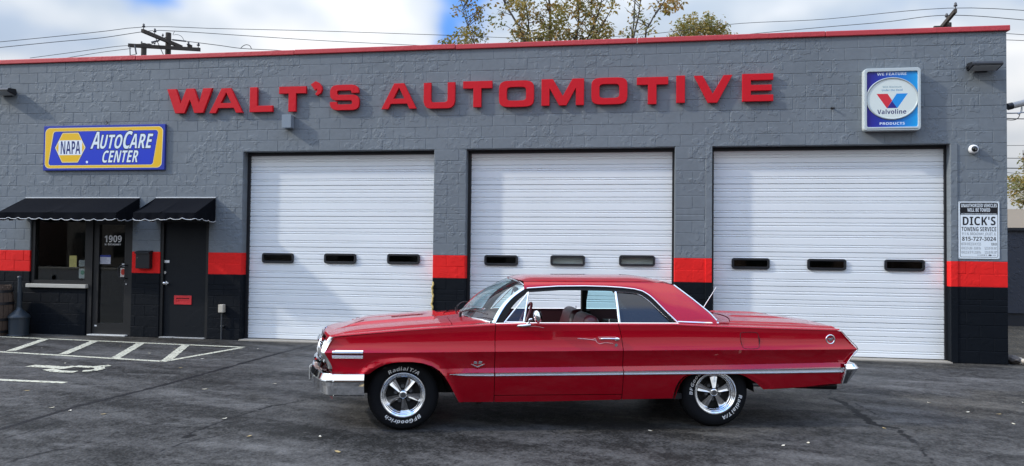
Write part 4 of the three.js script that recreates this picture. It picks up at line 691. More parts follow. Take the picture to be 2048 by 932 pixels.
  tree('bushy_tree', 'dense rounded olive green tree behind the second pier', 38, 1404, [[[[1380, 140], [1370, 90], [1362, 60]], 0.06], [[[1404, 140], [1404, 90], [1400, 45]], 0.07], [[[1424, 140], [1432, 90], [1436, 42]], 0.05]], bush, { seed: 71, fork: 5.5, girth: 0.22, deep: 2.6, twigs: 8, twig: 0.6, sprays: 2, leaves: 8, leaf: 0.16, droop: 0.5 });
  const far = []; { const r = rng(88); for (let i = 0; i < 70; i++) far.push([2020 + r() * 75, 350 + r() * 55, 0.32, 26, [0, 2, 2, 1][Math.floor(r() * 4)]]); for (let i = 0; i < 8; i++) far.push([2040 + r() * 30, 295 + r() * 60, 0.16, 14, 2]); }
  tree('garden_tree', 'leafy tree beyond the house past the building corner', 30, 2060, [[[[2052, 420], [2050, 360], [2046, 300]], 0.04], [[[2070, 420], [2080, 350], [2086, 310]], 0.05]], far, { seed: 95, fork: 2.2, girth: 0.14, deep: 2.0, twigs: 4, twig: 0.5, sprays: 2, leaves: 7, leaf: 0.14, droop: 0.4 });
}
// ---------------------------------------------------------------- past the corner of the building
{
  const h = thing('neighbour_house', 'pale house with low brown roof past the building corner', 'house', [4.2, 0, -13.5]);
  const side = std(lin(0.42, 0.40, 0.34), 0.8); mesh('wall', box(-2.6, 5, 0.004, 2.55, -5, 0), side, h);
  mesh('roof', grid(1, 2, (u, v) => { const z = v < 0.5 ? mix(0.45, -2.5, v * 2) : mix(-2.5, -5.45, v * 2 - 1); return [mix(-3.0, 5.4, u), 2.62 + (2.95 - Math.abs(z + 2.5)) * 0.27, z]; }), std(lin(0.20, 0.16, 0.115), 0.9), h); mesh('fascia', box(-3.0, 5.4, 2.48, 2.62, 0.36, 0.46), std(lin(0.42, 0.41, 0.36), 0.7), h);
  mesh('window', box(-1.9, -0.9, 1.55, 2.4, 0.001, 0.03), M.white, h); mesh('pane', box(-1.84, -0.96, 1.61, 2.34, 0.031, 0.036), M.darkPane, h);
  const w = thing('dark_shed', 'dark grey painted shed wall standing behind the gravel', 'shed', [0.35, 0, -7.2]), wm = std(lin(0.055, 0.058, 0.070), 0.8, 0, { map: paintTone, bumpMap: paintBump, bumpScale: 0.02 });
  mesh('wall', planarUV(box(0, 4.5, 0.32, 2.36, -3, 0)), wm, w); mesh('eave', box(-0.05, 4.55, 2.36, 2.43, -3.05, 0.06), M.frame, w); mesh('plinth', box(0.02, 4.48, 0.004, 0.32, -2.98, -0.03), std(lin(0.03, 0.03, 0.032), 0.9), w);
  const r = rng(19), mats = [std(lin(0.55, 0.50, 0.42), 0.9), std(lin(0.42, 0.36, 0.28), 0.9), std(lin(0.66, 0.63, 0.56), 0.9), std(lin(0.10, 0.09, 0.085), 0.9)];
  const rock = (s) => { const g = new THREE.IcosahedronGeometry(s, 1), p = g.attributes.position; for (let i = 0; i < p.count; i++) { const k = 0.75 + 0.5 * noise(p.getX(i) / s * 1.7 + s * 900, p.getY(i) / s * 1.7, p.getZ(i) / s * 1.7); p.setXYZ(i, p.getX(i) * k, p.getY(i) * k * 0.75, p.getZ(i) * k); } g.computeVertexNormals(); return g; };
  const big = rock(0.11); big.translate(0, 0.07, 0); const bt = thing('dark_rock', 'dark rounded stone lying against the foot of the building corner', 'rock', [0.14, 0, -0.16]); mesh('rock_body', big, mats[3], bt); mesh('rock_chip', rock(0.03).translate(0.11, 0.015, 0.09), mats[3], bt);
  for (let i = 0; i < 46; i++) { const s = 0.03 + r() * 0.03, m = solo('pale_stone', rock(s).translate(0.24 + r() * 0.75, s * 0.5 + 0.004 + r() * 0.03, -0.28 + r() * 0.36), mats[i % 3], 'pale rough stone in the little heap by the building corner', 'stone', 'stones heaped by the building corner'); m.castShadow = true; }
}

// ---------------------------------------------------------------- the car (x runs from the front axle to the tail, z out of the near side)
const car = thing('vintage_car', 'glossy red two door hardtop from the sixties parked before the bay doors', 'car', [-8.24576, 0, 5.18862]);
car.rotation.y = 14.606 * Math.PI / 180;
{
  const flake = tex(256, 256, (u, v) => { const n = 0.93 + 0.07 * tileNoise(u, v, 64, 2, 2); return [n, n, n]; }, true);
  const red = phys({ color: lin(0.45, 0.0012, 0.013), roughness: 0.36, metalness: 0.28, specularIntensity: 0.1, clearcoat: 1, clearcoatRoughness: 0.02 });
  const chrome = M.chrome, dark = phys({ color: lin(0.014, 0.014, 0.015), roughness: 0.8, specularIntensity: 0.3 }), under = std(lin(0.025, 0.025, 0.025), 0.9), insertMat = phys({ color: lin(0.74, 0.77, 0.80), roughness: 0.4, metalness: 0.25 }), trimFill = phys({ color: lin(0.60, 0.63, 0.66), roughness: 0.22, metalness: 0.9 });
  const maroon = std(lin(0.045, 0.006, 0.010), 0.55), seatMat = phys({ color: lin(0.075, 0.012, 0.018), roughness: 0.4, clearcoat: 0.2, clearcoatRoughness: 0.4 });
  const glass = phys({ color: lin(0.82, 0.96, 0.96), roughness: 0.01, transmission: 1, thickness: 0, ior: 1.52 }), tint = phys({ color: lin(0.55, 0.82, 0.86), roughness: 0.01, transmission: 1, thickness: 0, ior: 1.52 }), smoke = phys({ color: lin(0.05, 0.05, 0.055), roughness: 0.03, transmission: 0.55, thickness: 0, ior: 1.52 });
  // lines along the body
  const yTop = table([[-0.75, 0.872], [-0.643, 0.886], [-0.35, 0.915], [0, 0.945], [0.41, 0.973], [0.86, 0.998], [1.15, 1.004], [2.62, 1.004], [2.76, 0.997], [3.04, 0.985], [3.54, 0.970], [4.315, 0.948], [4.5, 0.942]]);
  const yCr = table([[-0.75, 0.742], [0.41, 0.752], [2.76, 0.768], [4.5, 0.766]]);
  const yLip = table([[-0.75, 0.61], [0.4, 0.592], [1.0, 0.597], [2.8, 0.612], [4.5, 0.632]]), yTr = table([[-0.75, 0.57], [0.44, 0.556], [0.864, 0.557], [2.765, 0.574], [4.4, 0.592]]), yTb = table([[-0.75, 0.53], [0.44, 0.528], [0.864, 0.523], [2.765, 0.532], [4.4, 0.534]]);
  const arch = [[-0.357, 0.55], [-0.33, 0.572], [-0.28, 0.605], [-0.20, 0.637], [-0.12, 0.654], [-0.03, 0.662], [0.08, 0.662], [0.17, 0.65], [0.25, 0.622], [0.32, 0.577], [0.37, 0.525], [0.42, 0.445], [0.46, 0.37], [0.495, 0.305], [0.517, 0.268]];
  const rarch = [[2.638, 0.287], [2.645, 0.34], [2.66, 0.41], [2.69, 0.47], [2.73, 0.508], [2.77, 0.526], [2.85, 0.531], [3.31, 0.531], [3.38, 0.512], [3.46, 0.472], [3.53, 0.435], [3.59, 0.388], [3.612, 0.371]];
  const yBot = table([[-0.75, 0.535], [-0.36, 0.548], ...arch, [0.53, 0.266], [1.06, 0.265], [1.47, 0.267], [2.18, 0.281], ...rarch, [4.074, 0.392], [4.335, 0.416], [4.5, 0.42]]);
  const archDist = (x, y) => { let m = 9; for (const L of [arch, rarch]) for (let i = 0; i + 1 < L.length; i++) { const [ax, ay] = L[i], [bx, by] = L[i + 1], dx = bx - ax, dy = by - ay, t = clamp(((x - ax) * dx + (y - ay) * dy) / (dx * dx + dy * dy)); m = Math.min(m, Math.hypot(x - ax - dx * t, y - ay - dy * t) * (L === arch ? 1 : 2.5)); } return m; };
  const W = (x) => (x < 0.3 ? 1 - 0.05 * Math.pow((0.3 - x) / 1.05, 2) : x > 3.1 ? 1 - 0.055 * Math.pow((x - 3.1) / 1.4, 2) : 1);
  const SH = 0.038;                                            // how far the shoulder lies inside the widest line
  const zSide = (x, y) => {
    const t = yTop(x), c = yCr(x), l = yLip(x), a = yTr(x), b = yTb(x), lip = smooth(0.25, 0.75, x); let o;
    if (y >= c) { const s = clamp((t - y) / (t - c)); o = -SH + SH * (0.14 * s + 0.86 * s * s * s); }
    else if (y >= l) { const s = (c - y) / (c - l); o = mix(-0.022 * s - 0.004 * Math.sin(s * Math.PI), -0.046 * s - 0.006 * Math.sin(s * Math.PI), lip); }
    else if (y >= a) { const s = (l - y) / Math.max(1e-4, l - a); o = mix(mix(-0.022, -0.024, s), mix(-0.046, -0.018, s), lip); }
    else if (y >= b) o = mix(-0.024, -0.018, lip);
    else { const s = (b - y) / (b - 0.265); o = mix(-0.024, -0.018, lip) - 0.055 * s - 0.02 * s * s; }
    return W(x) + o + 0.024 * Math.exp(-Math.pow(archDist(x, y) / 0.032, 2)) * (x < 1 ? 1 : 0.25);
  };
  const xFront = table([[0.53, -0.655], [0.60, -0.655], [0.627, -0.665], [0.742, -0.728], [0.84, -0.677], [0.889, -0.643], [1, -0.643]]), xRear = table([[0.416, 4.335], [0.534, 4.355], [0.6, 4.375], [0.626, 4.389], [0.766, 4.49], [0.944, 4.328], [1, 4.32]]);
  const cutF = (y) => 0.858 + 0.006 * smooth(0.9, 1.0, y), cutR = table([[0.26, 2.108], [0.671, 2.104], [0.80, 2.097], [0.884, 2.088], [0.95, 2.075], [1.01, 2.056]]);
  // one side panel between two upright edges
  function sidePanel(name, s, xa, xb, nu, mat = red, low) {
    const geos = [], bands = [[yTop, yCr, 9], [yCr, yLip, 5], [yLip, yTr, 2], [yTr, yTb, 2], [yTb, () => 0, 7]];
    bands.forEach(([hi, lo, nv], k) => geos.push(grid(nu, nv, (u, v) => {
      let x = mix(xa(yCr(1)), xb(yCr(1)), u); const fl = Math.max(yBot(x), low ? low(x) : 0), y0 = Math.max(hi(x), fl), y1 = k === 4 ? fl : Math.max(lo(x), fl), y = mix(y0, y1, v);
      x = mix(xa(y), xb(y), u); return [x, y, s * zSide(x, y)];
    }, s > 0)));
    // rolled shoulder between the side and the top
    geos.push(grid(nu, 5, (u, v) => { const t = yTop(1), x = mix(xa(1), xb(1), u), a = v * Math.PI / 2, R = 0.016; return [x, yTop(x) + R * Math.sin(a), s * (W(x) - SH - R * (1 - Math.cos(a)))]; }, s < 0));
    // return flange along the lower edge so that the sheet has depth
    geos.push(grid(nu, 1, (u, v) => { let x = mix(xa(0.5), xb(0.5), u); const y = Math.max(yBot(x), low ? low(x) : 0); x = mix(xa(y), xb(y), u); return [x, y + 0.0 * v, s * (zSide(x, y) - 0.045 * v)]; }, s < 0));
    return mesh(name, geos, mat, car);
  }
  const topY = (x, z) => { const zt = W(x) - SH - 0.016, q = clamp(Math.abs(z) / zt), bump = 0.04 * (1 - Math.pow(q, 2.4)), gut = -0.012 * Math.exp(-Math.pow((Math.abs(z) - 0.84) / 0.05, 2)); return yTop(x) + 0.016 + bump + gut; };
  for (const s of [1, -1]) {
    sidePanel('front_fender', s, xFront, cutF, 150);
    const door = sidePanel('door', s, (y) => cutF(y) + 0.006, (y) => cutR(y) - 0.006, 60, red, () => 0.335);
    sidePanel('rear_quarter', s, cutR, xRear, 200);
    mesh('rocker_panel', [grid(50, 4, (u, v) => { const x = mix(0.866, 2.100, u), y = mix(0.329, yBot(x), v); return [x, y, s * (zSide(x, y) - 0.001)]; }, s > 0), grid(50, 1, (u, v) => { const x = mix(0.866, 2.1, u), y = yBot(x); return [x, y, s * (zSide(x, y) - 0.08 * v)]; }, s < 0)], red, car);
    mesh('door_shut', [box(0.84, 0.88, 0.30, 1.0, s > 0 ? 0.80 : -0.90, s > 0 ? 0.90 : -0.80), box(2.06, 2.14, 0.30, 1.0, s > 0 ? 0.80 : -0.90, s > 0 ? 0.90 : -0.80), box(0.86, 2.1, 0.31, 0.36, s > 0 ? 0.80 : -0.885, s > 0 ? 0.885 : -0.80)], dark, car);
    // bright mouldings
    const spear = (xa, xb, fade) => { const ring = (x) => { const t = yTr(x), b = yTb(x), m = (t + b) / 2, k = fade ? smooth(0.42, 0.60, x) * 0.75 + 0.25 : 1, z = s * (zSide(x, m) + 0.001), o = s * 0.012, H = (t - b) / 2 * k; return [[m + H, z], [m + H * 0.72, z + o], [m + H * 0.30, z + o], [m + H * 0.22, z + o * 0.45], [m - H * 0.55, z + o * 0.45], [m - H * 0.66, z + o], [m - H * 0.88, z + o], [m - H, z]]; };
      const N = 40, parts = []; for (let k = 0; k < 7; k++) parts.push(grid(N, 1, (u, v) => { const x = mix(xa, xb, u), r = ring(x)[k + (v > 0.5 ? 1 : 0)]; return [x, r[0], r[1]]; }, s > 0)); return parts; };
    const spl = (xa, xb, f) => { const p = spear(xa, xb, f); mesh('side_moulding', [p[0], p[1], p[2], p[4], p[5], p[6]], chrome, car); mesh('moulding_insert', [p[3]], insertMat, car); };
    spl(0.437, 0.855, true); spl(0.867, 2.098); spl(2.108, 4.352);
    const bar = (y0, y1, xa, xb, name, mat, o = 0.008) => mesh(name, [grid(12, 4, (u, v) => { const x = mix(xa, xb, u), y = mix(y1, y0, v); return [x, y, s * (zSide(x, y) + 0.001 + o * Math.sin(v * Math.PI))]; }, s > 0)], mat, car);
    bar(0.737, 0.765, -0.655, -0.37, 'fender_spear', chrome); bar(0.722, 0.735, -0.655, -0.37, 'spear_insert', maroon, 0.002); bar(0.704, 0.718, -0.655, -0.37, 'fender_spear', chrome); bar(0.690, 0.702, -0.655, -0.372, 'fender_spear', trimFill, 0.003);
    // belt moulding
    mesh('belt_moulding', grid(60, 3, (u, v) => { const x = mix(0.87, 2.66, u), a = v * Math.PI; return [x, yTop(x) + 0.012 + 0.010 * Math.sin(a), s * (0.925 + 0.012 * Math.cos(a))]; }, s > 0), chrome, car);
    // door furniture
    const zz = (x, y) => s * (zSide(x, y)), Q = (x, y, o) => V(x, y, zz(x, y) + s * o);
    const hd = mesh('door_handle', [tube([Q(1.87, 0.872, 0.004), Q(1.89, 0.876, 0.03), Q(1.96, 0.877, 0.034), Q(2.02, 0.874, 0.03)], 0.009, 20, 8), new THREE.SphereGeometry(0.020, 14, 10).scale(1.5, 0.9, 0.8).translate(2.035, 0.871, zz(2.035, 0.871) + s * 0.016)], chrome, door);
    mesh('door_lock', cyl(Q(2.028, 0.815, -0.002), Q(2.028, 0.815, 0.008), 0.017, 0.015, 16), chrome, door);
    if (s > 0) {
      const pin = std(lin(0.70, 0.42, 0.44), 0.4); mesh('pinstripe', [tube([Q(1.655, 0.876, 0.0015), Q(1.72, 0.874, 0.0015), Q(1.79, 0.866, 0.0015), Q(1.83, 0.871, 0.0015), Q(1.835, 0.85, 0.0015), Q(1.865, 0.828, 0.0015), Q(1.92, 0.836, 0.0015), Q(2.0, 0.83, 0.0015)], 0.0028, 60, 4), tube([Q(1.66, 0.875, 0.0015), Q(1.75, 0.868, 0.0015), Q(1.83, 0.858, 0.0015)], 0.0022, 30, 4), tube([Q(1.855, 0.888, 0.0015), Q(1.95, 0.889, 0.0015), Q(2.03, 0.888, 0.0015)], 0.002, 20, 4), tube([Q(1.14, 0.988, 0.0015), Q(1.25, 0.990, 0.0015), Q(1.33, 0.977, 0.0015)], 0.002, 20, 4)], pin, door);
      const eg = merge([poly([[-0.040, 0.010], [-0.034, 0.030], [-0.006, 0.026], [-0.004, 0.002]], 0.005, 0.001), poly([[0.004, 0.002], [0.012, 0.032], [0.044, 0.030], [0.038, 0.010]], 0.005, 0.001)]); eg.translate(0.70, 0.630, zSide(0.70, 0.63) + 0.002);
      mesh('fender_badge', [eg, poly([[-0.070, 0.006], [-0.052, 0.006], [0, -0.016], [0.052, 0.006], [0.070, 0.006], [0, -0.027]], 0.006, 0.001).translate(0.70, 0.628, zSide(0.7, 0.62) + 0.004)], chrome, car);
      const fx = 4.212, fy = 0.862, ring = new THREE.TorusGeometry(0.043, 0.0075, 10, 36); ring.translate(fx, fy, zSide(fx, fy) + 0.004); const qm = mesh('quarter_emblem', [ring], chrome, car); mesh('emblem_figure', [poly([[-0.03, 0.004], [-0.012, 0.016], [0.004, 0.010], [0.022, 0.020], [0.03, 0.008], [0.014, -0.002], [0.018, -0.018], [0.006, -0.008], [-0.012, -0.016], [-0.012, -0.004]], 0.004, 0.001).translate(fx, fy, zSide(fx, fy) + 0.002)], trimFill, qm);
      const fd = [[3.275, 0.925], [3.285, 0.932], [3.44, 0.930], [3.452, 0.918], [3.456, 0.80], [3.446, 0.785], [3.30, 0.783], [3.285, 0.80]]; mesh('fuel_door', [tube(fd.map(([x, y]) => Q(x, y, 0.0)), 0.0028, 80, 5, true), tube([Q(3.456, 0.90, 0), Q(3.468, 0.86, 0.002), Q(3.462, 0.82, 0)], 0.003, 10, 5)], maroon, car);
    }
  }
  // ---- top sheet metal
  const bowF = (z) => 0.20 * (1 - Math.pow(Math.abs(z) / 0.93, 2.0));      // the nose is bowed in plan
  const baseX = (z) => 0.545 + 0.30 * Math.pow(Math.min(1, Math.abs(z) / 0.88), 2.4);   // foot of the windscreen
  const hoodEnd = (z) => Math.min(0.40, baseX(z) - 0.17) + 0.05 * Math.pow(Math.abs(z) / 0.8, 2);
  const rise = (x, z) => 0.020 * smooth(0.42, 0.385, Math.abs(z)) * smooth(0.30, 0.27, x) * smooth(-0.78, -0.4, x) + 0.006 * Math.exp(-Math.pow(z / 0.02, 2)) * smooth(-0.7, -0.3, x) * smooth(0.2, 0.0, x);
  const nose = (z) => -0.640 - bowF(z);
  const hoodY = (x, z) => topY(Math.max(x, -0.643), z) + rise(x, z) - 0.05 * Math.pow(smooth(-0.42, -0.86, x), 1.3);
  const zt = (x) => W(x) - SH - 0.0162;
  mesh('hood', [grid(70, 90, (u, v) => { const z = mix(-0.835, 0.835, v), x = mix(nose(z), hoodEnd(z), u); return [x, hoodY(x, z), z]; }), grid(60, 4, (u, v) => { const z = mix(-0.835, 0.835, u), x = nose(z); return [x - 0.012 * Math.sin(v * 2.6), hoodY(x, z) - 0.035 * v, z]; }, true)], red, car);
  for (const s of [1, -1]) mesh('fender_top', [grid(70, 8, (u, v) => { const x0 = -0.643, x = mix(x0, 0.858, u), z = mix(0.841, zt(x), v), k = smooth(-0.55, -0.643, x); return [x - (1 - v) * 0.03 * smooth(-0.2, -0.643, x), topY(x, z) - 0.02 * k * (1 - v), s * z]; }, s < 0)], red, car);
  mesh('cowl', [grid(16, 60, (u, v) => { const z = mix(-0.835, 0.835, v), x = mix(hoodEnd(z) + 0.007, baseX(z) + 0.03, u); return [x, topY(x, z) - 0.004 + 0.010 * u, z]; })], red, car);
  // deck
  const winFoot = (z) => 3.05 + 0.20 * (1 - Math.pow(Math.abs(z) / 0.84, 2)), deckEnd = (z) => 4.325 + 0.05 * (1 - Math.pow(Math.abs(z) / 0.93, 2));
  const lidY = (x, z) => topY(x, z) + 0.010 * smooth(0.74, 0.70, Math.abs(z)) - 0.03 * smooth(3.9, 4.37, x) * (1 - Math.pow(Math.abs(z) / 0.93, 4)) + 0.016 * Math.exp(-Math.pow((Math.abs(z) - 0.30) / 0.05, 2)) * smooth(3.40, 3.48, x) * smooth(4.28, 3.9, x);
  mesh('deck_lid', grid(50, 80, (u, v) => { const z = mix(-0.73, 0.73, v), x = mix(winFoot(z) + 0.16, deckEnd(z), u); return [x, lidY(x, z), z]; }), red, car);
  mesh('deck_panel', grid(8, 80, (u, v) => { const z = mix(-0.80, 0.80, v), x = mix(winFoot(z) - 0.02, winFoot(z) + 0.153, u); return [x, topY(x, z) + 0.004, z]; }), red, car);
  for (const s of [1, -1]) mesh('quarter_top', [grid(70, 8, (u, v) => { const x = mix(2.60, 4.328, u), z = mix(x < 3.06 ? 0.80 : 0.737, zt(x), v); return [x, topY(x, z), s * z]; }, s < 0), grid(40, 3, (u, v) => { const x = mix(0.86, 2.6, u); return [x, yTop(x) + 0.0165 - 0.002 * v, s * mix(zt(x), 0.905, v)]; }, s > 0)], red, car);
  // ---- greenhouse
  const drip = table([[1.15, 1.325], [1.194, 1.340], [1.5, 1.360], [1.776, 1.364], [2.0, 1.360], [2.162, 1.351], [2.28, 1.338], [2.36, 1.318], [2.42, 1.280], [2.46, 1.242], [2.56, 1.128], [2.675, 1.010]]);
  const edge = table([[1.05, 1.395], [1.15, 1.402], [2.45, 1.408], [2.62, 1.396], [2.70, 1.376], [2.86, 1.243], [3.012, 1.107], [3.06, 1.045], [3.08, 1.02]]);
  const zG = (y) => { const t = clamp((y - 1.0) / 0.40); return 0.905 - 0.215 * t - 0.055 * t * t; };
  const low = (x) => (x < 2.675 ? drip(x) : yTop(x) + 0.018);
  for (const s of [1, -1]) mesh('sail_panel', [grid(110, 8, (u, v) => { const x = mix(1.165, 3.06, u), y0 = low(x), y1 = Math.max(y0 + 0.002, edge(x)), y = mix(y0, y1, v); return [x, y, s * (zG(y) + 0.006 * Math.sin(v * Math.PI))]; }, s < 0)], red, car);
  const roofEnd = (z) => 2.70 - 0.07 * (1 - Math.pow(Math.abs(z) / 0.62, 2)), roofFront = (z) => 1.165 - 0.10 * (1 - Math.pow(Math.abs(z) / 0.64, 2));
  const crown = (x, q) => { const zc = zG(edge(x)); const a = q; return [edge(x) + 0.052 * Math.pow(1 - Math.pow(Math.abs(a), 3.2), 1) * smooth(0.95, 1.3, x) * (1 - 0.55 * smooth(2.3, 2.72, x)) + 0.004, a * zc]; };
  mesh('roof', [grid(60, 60, (u, v) => { const q = v * 2 - 1, zz = q * 0.64, x = mix(roofFront(zz), roofEnd(zz), u), c = crown(Math.max(1.15, x), q); return [x, c[0] - 0.012 * smooth(1.17, 1.06, x), c[1]]; })], red, car);
  mesh('headliner', grid(20, 20, (u, v) => { const q = v * 2 - 1, zz = q * 0.62, x = mix(roofFront(zz) + 0.05, roofEnd(zz) - 0.03, u), c = crown(Math.max(1.2, x), q); return [x, c[0] - 0.035, c[1] * 0.97]; }), std(lin(0.03, 0.02, 0.02), 0.9), car);
  // windscreen and rear window
  const wsTop = (q) => { const z = q * 0.640; return V(roofFront(z) + 0.012 - 0.0, crown(1.15, q)[0] - 0.020 - 0.026 * Math.pow(Math.abs(q), 5), z * 1.02); }, wsLow = (q) => { const z = q * 0.875; return V(baseX(z), topY(baseX(z), z) + 0.006, z); };
  const screen = (t, q) => { const a = wsLow(q), b = wsTop(q), p = a.lerp(b, t); p.x -= 0.045 * Math.sin(t * Math.PI) * (1 - 0.3 * q * q); p.y += 0.03 * Math.sin(t * Math.PI); return p; };
  mesh('windshield', grid(16, 40, (u, v) => screen(u, v * 2 - 1).toArray()), glass, car);
  const line = (fn, n, r, name, mat, rad = 6) => { const p = []; for (let i = 0; i <= n; i++) p.push(fn(i / n)); return mesh(name, tube(p, r, n * 2, rad), mat, car); };
  line((t) => screen(0, t * 1.96 - 0.98), 30, 0.011, 'windshield_moulding', chrome); line((t) => screen(1, t * 1.96 - 0.98), 30, 0.012, 'windshield_moulding', chrome);
  for (const s of [1, -1]) {
    // A pillar: bright outer face and black inner rubber
    mesh('windshield_pillar', [grid(20, 4, (u, v) => { const p = screen(u, s * mix(0.985, 1.022, v)); const o = 0.010 * Math.sin(v * Math.PI); return [p.x + 0.026 * v + 0.004, p.y - 0.004 * v + o * 0.3, p.z + s * o]; }, s < 0)], chrome, car);
    mesh('pillar_rubber', [grid(20, 2, (u, v) => { const p = screen(u, s * 1.02); return [p.x + 0.026 + 0.060 * v, p.y - 0.002 - 0.020 * v, p.z + s * 0.003]; }, s < 0)], dark, car);
    // drip rail: bright, with a black channel below
    const railPts = []; for (let i = 0; i <= 60; i++) { const x = mix(1.19, 2.672, i / 60), y = drip(x); railPts.push(V(x, y, s * (zG(y) + 0.012))); }
    mesh('drip_rail', tube(railPts, 0.0085, 120, 6), chrome, car);
    const inner = (x, y, k) => { const n = x < 2.3 ? [0, -1] : [-0.75, -0.66]; return V(x + n[0] * k, y + n[1] * k, s * zG(y + n[1] * k)); };
    mesh('window_channel', grid(60, 2, (u, v) => { const p = railPts[Math.round(u * 60)], k = v * 0.040; const f = smooth(2.18, 2.42, p.x), nx = -0.80 * f, ny = -1 + 0.4 * f; const y = p.y + ny * k; return [p.x + nx * k, y, s * (zG(y) + 0.002)]; }, s > 0), dark, car);
    mesh('sail_moulding', grid(16, 3, (u, v) => { const x = mix(2.66, 3.085, u), a = v * Math.PI, h = mix(0.018, 0.022, u); return [x, yTop(x) + 0.020 + h * (1 - v) , s * (0.912 + 0.008 * Math.sin(a) - 0.03 * smooth(2.9, 3.08, x))]; }, s > 0), chrome, car);
    line((t) => { const x = mix(2.70, 3.065, t), y = edge(x) + 0.002; return V(x, y, s * (zG(y) - 0.004)); }, 16, 0.010, 'rear_window_moulding', chrome);
    // vent window
    const gz = (y) => s * (zG(y) - 0.004), belt = 1.018;
    const vp = [[0.985, belt + 0.004], [1.140, belt + 0.004], [1.205, 1.285], [1.185, 1.275]];
    mesh('vent_window', (() => { const g = grid(4, 8, (u, v) => { const y = mix(belt, 1.285, v), xa = mix(0.962, 1.192, v), xb = mix(1.142, 1.205, v), x = mix(xa, xb, u); return [x, y, gz(y)]; }); return g; })(), glass, car);
    mesh('vent_frame', [tube([[0.955, belt, gz(belt)], [1.08, 1.16, gz(1.16)], [1.198, 1.297, gz(1.297)]], 0.0075, 20, 6), tube([[1.142, belt, gz(belt)], [1.175, 1.16, gz(1.16)], [1.207, 1.302, gz(1.302)]], 0.009, 20, 6), tube([[0.97, belt + 0.006, gz(belt)], [1.14, belt + 0.006, gz(belt)]], 0.007, 8, 6)], chrome, car);
    // quarter glass with its bright leading edge
    const qTop = table([[2.085, 1.312], [2.22, 1.306], [2.30, 1.296], [2.36, 1.268], [2.42, 1.218], [2.52, 1.115], [2.622, belt]]);
    mesh('quarter_window', grid(40, 6, (u, v) => { const x = mix(2.085, 2.62, u), y = mix(belt - 0.01, qTop(x), v); return [x, y, gz(y) - s * 0.012]; }, s < 0), s > 0 ? smoke : tint, car);
    const qp = []; for (let i = 0; i <= 30; i++) { const x = mix(2.085, 2.62, i / 30), y = qTop(x); qp.push(V(x, y, gz(y) - s * 0.010)); } mesh('quarter_frame', [tube(qp, 0.006, 60, 5), tube([[2.082, belt - 0.005, gz(belt)], [2.086, 1.16, gz(1.16) - s * 0.01], [2.088, 1.312, gz(1.312) - s * 0.01]], 0.014, 16, 6)], chrome, car);
    if (s < 0) mesh('window_post', box(2.02, 2.075, belt - 0.02, 1.33, -0.80, -0.72), dark, car);
    mesh('door_card', [grid(20, 4, (u, v) => { const x = mix(0.88, 2.9, u), y = mix(0.32, 1.012, v); return [x, y, s * (0.80 + 0.09 * v)]; }), grid(20, 1, (u, v) => { const x = mix(0.88, 2.68, u); return [x, 1.013, s * mix(0.885, 0.925, v)]; })], maroon, car);
    mesh('lock_button', cyl([1.98, 1.01, s * 0.89], [1.98, 1.055, s * 0.885], 0.005), chrome, car);
  }
  const rw = (t, q) => { const z0 = q * 0.60, z1 = q * 0.80, a = V(roofEnd(z0) + 0.0, crown(2.68, q)[0] - 0.006, z0), b = V(winFoot(z1) + 0.0, topY(winFoot(z1), z1) + 0.006, z1), p = a.lerp(b, t); p.x += 0.03 * Math.sin(t * Math.PI); p.y += 0.02 * Math.sin(t * Math.PI); return p; };
  mesh('rear_window', grid(14, 30, (u, v) => rw(u, v * 2 - 1).toArray(), true), tint, car); line((t) => rw(1, t * 2 - 1), 26, 0.011, 'rear_window_moulding', chrome); line((t) => rw(0, t * 2 - 1), 26, 0.010, 'rear_window_moulding', chrome);
  // ---- mirrors, wipers, aerial
  {
    const m = mesh('side_mirror', [tube([[1.06, 0.992, 0.945], [1.14, 0.997, 0.968], [1.20, 1.005, 0.965]], 0.014, 16, 8).scale(1, 1, 1), tube([[1.16, 1.002, 0.966], [1.185, 1.03, 0.968], [1.19, 1.055, 0.972], [1.215, 1.06, 0.975]], 0.010, 16, 8), (() => { const g = new THREE.SphereGeometry(0.062, 24, 16); g.scale(0.62, 1, 0.95); g.rotateZ(0.25); g.translate(1.262, 1.085, 0.985); return g; })()], chrome, car);
    mesh('mirror_glass', cyl([1.296, 1.092, 0.985], [1.300, 1.093, 0.985], 0.048, 0.048, 20), M.darkPane, m);
    const wiper = (z, s) => mesh('wiper', [cyl([baseX(z) - 0.05, topY(baseX(z) - 0.05, z), z], [baseX(z) - 0.05, topY(baseX(z) - 0.05, z) + 0.045, z], 0.014), tube([V(baseX(z) - 0.05, topY(baseX(z), z) + 0.045, z), V(baseX(z + s * 0.2) - 0.03, topY(baseX(z), z) + 0.085, z + s * 0.2), V(baseX(z + s * 0.40) - 0.0, topY(baseX(z), z) + 0.06, z + s * 0.40)], 0.006, 20, 5)], M.blackMetal, car);
    wiper(0.42, 1); wiper(-0.30, -1);
    mesh('rear_antenna', cyl([3.44, topY(3.44, -0.6), -0.60], [3.626, 1.305, -0.60], 0.0055, 0.0035, 8), chrome, car);
    mesh('front_mirror', box(1.14, 1.17, 1.26, 1.32, -0.12, 0.12, 0.012), dark, car);
  }
  // ---- nose: grille, lamps, bumper
  const faceX = (z, y) => -0.655 - bowF(z) - 0.072 * Math.exp(-Math.pow((y - 0.742) / 0.075, 2));
  mesh('nose_panel', [grid(60, 10, (u, v) => { const z = mix(-0.945, 0.945, u), y = mix(0.53, 0.87, v), e = smooth(0.80, 0.95, Math.abs(z)); return [mix(faceX(z, y) + 0.05, xFront(y) + 0.004, e), y, z]; })], red, car);
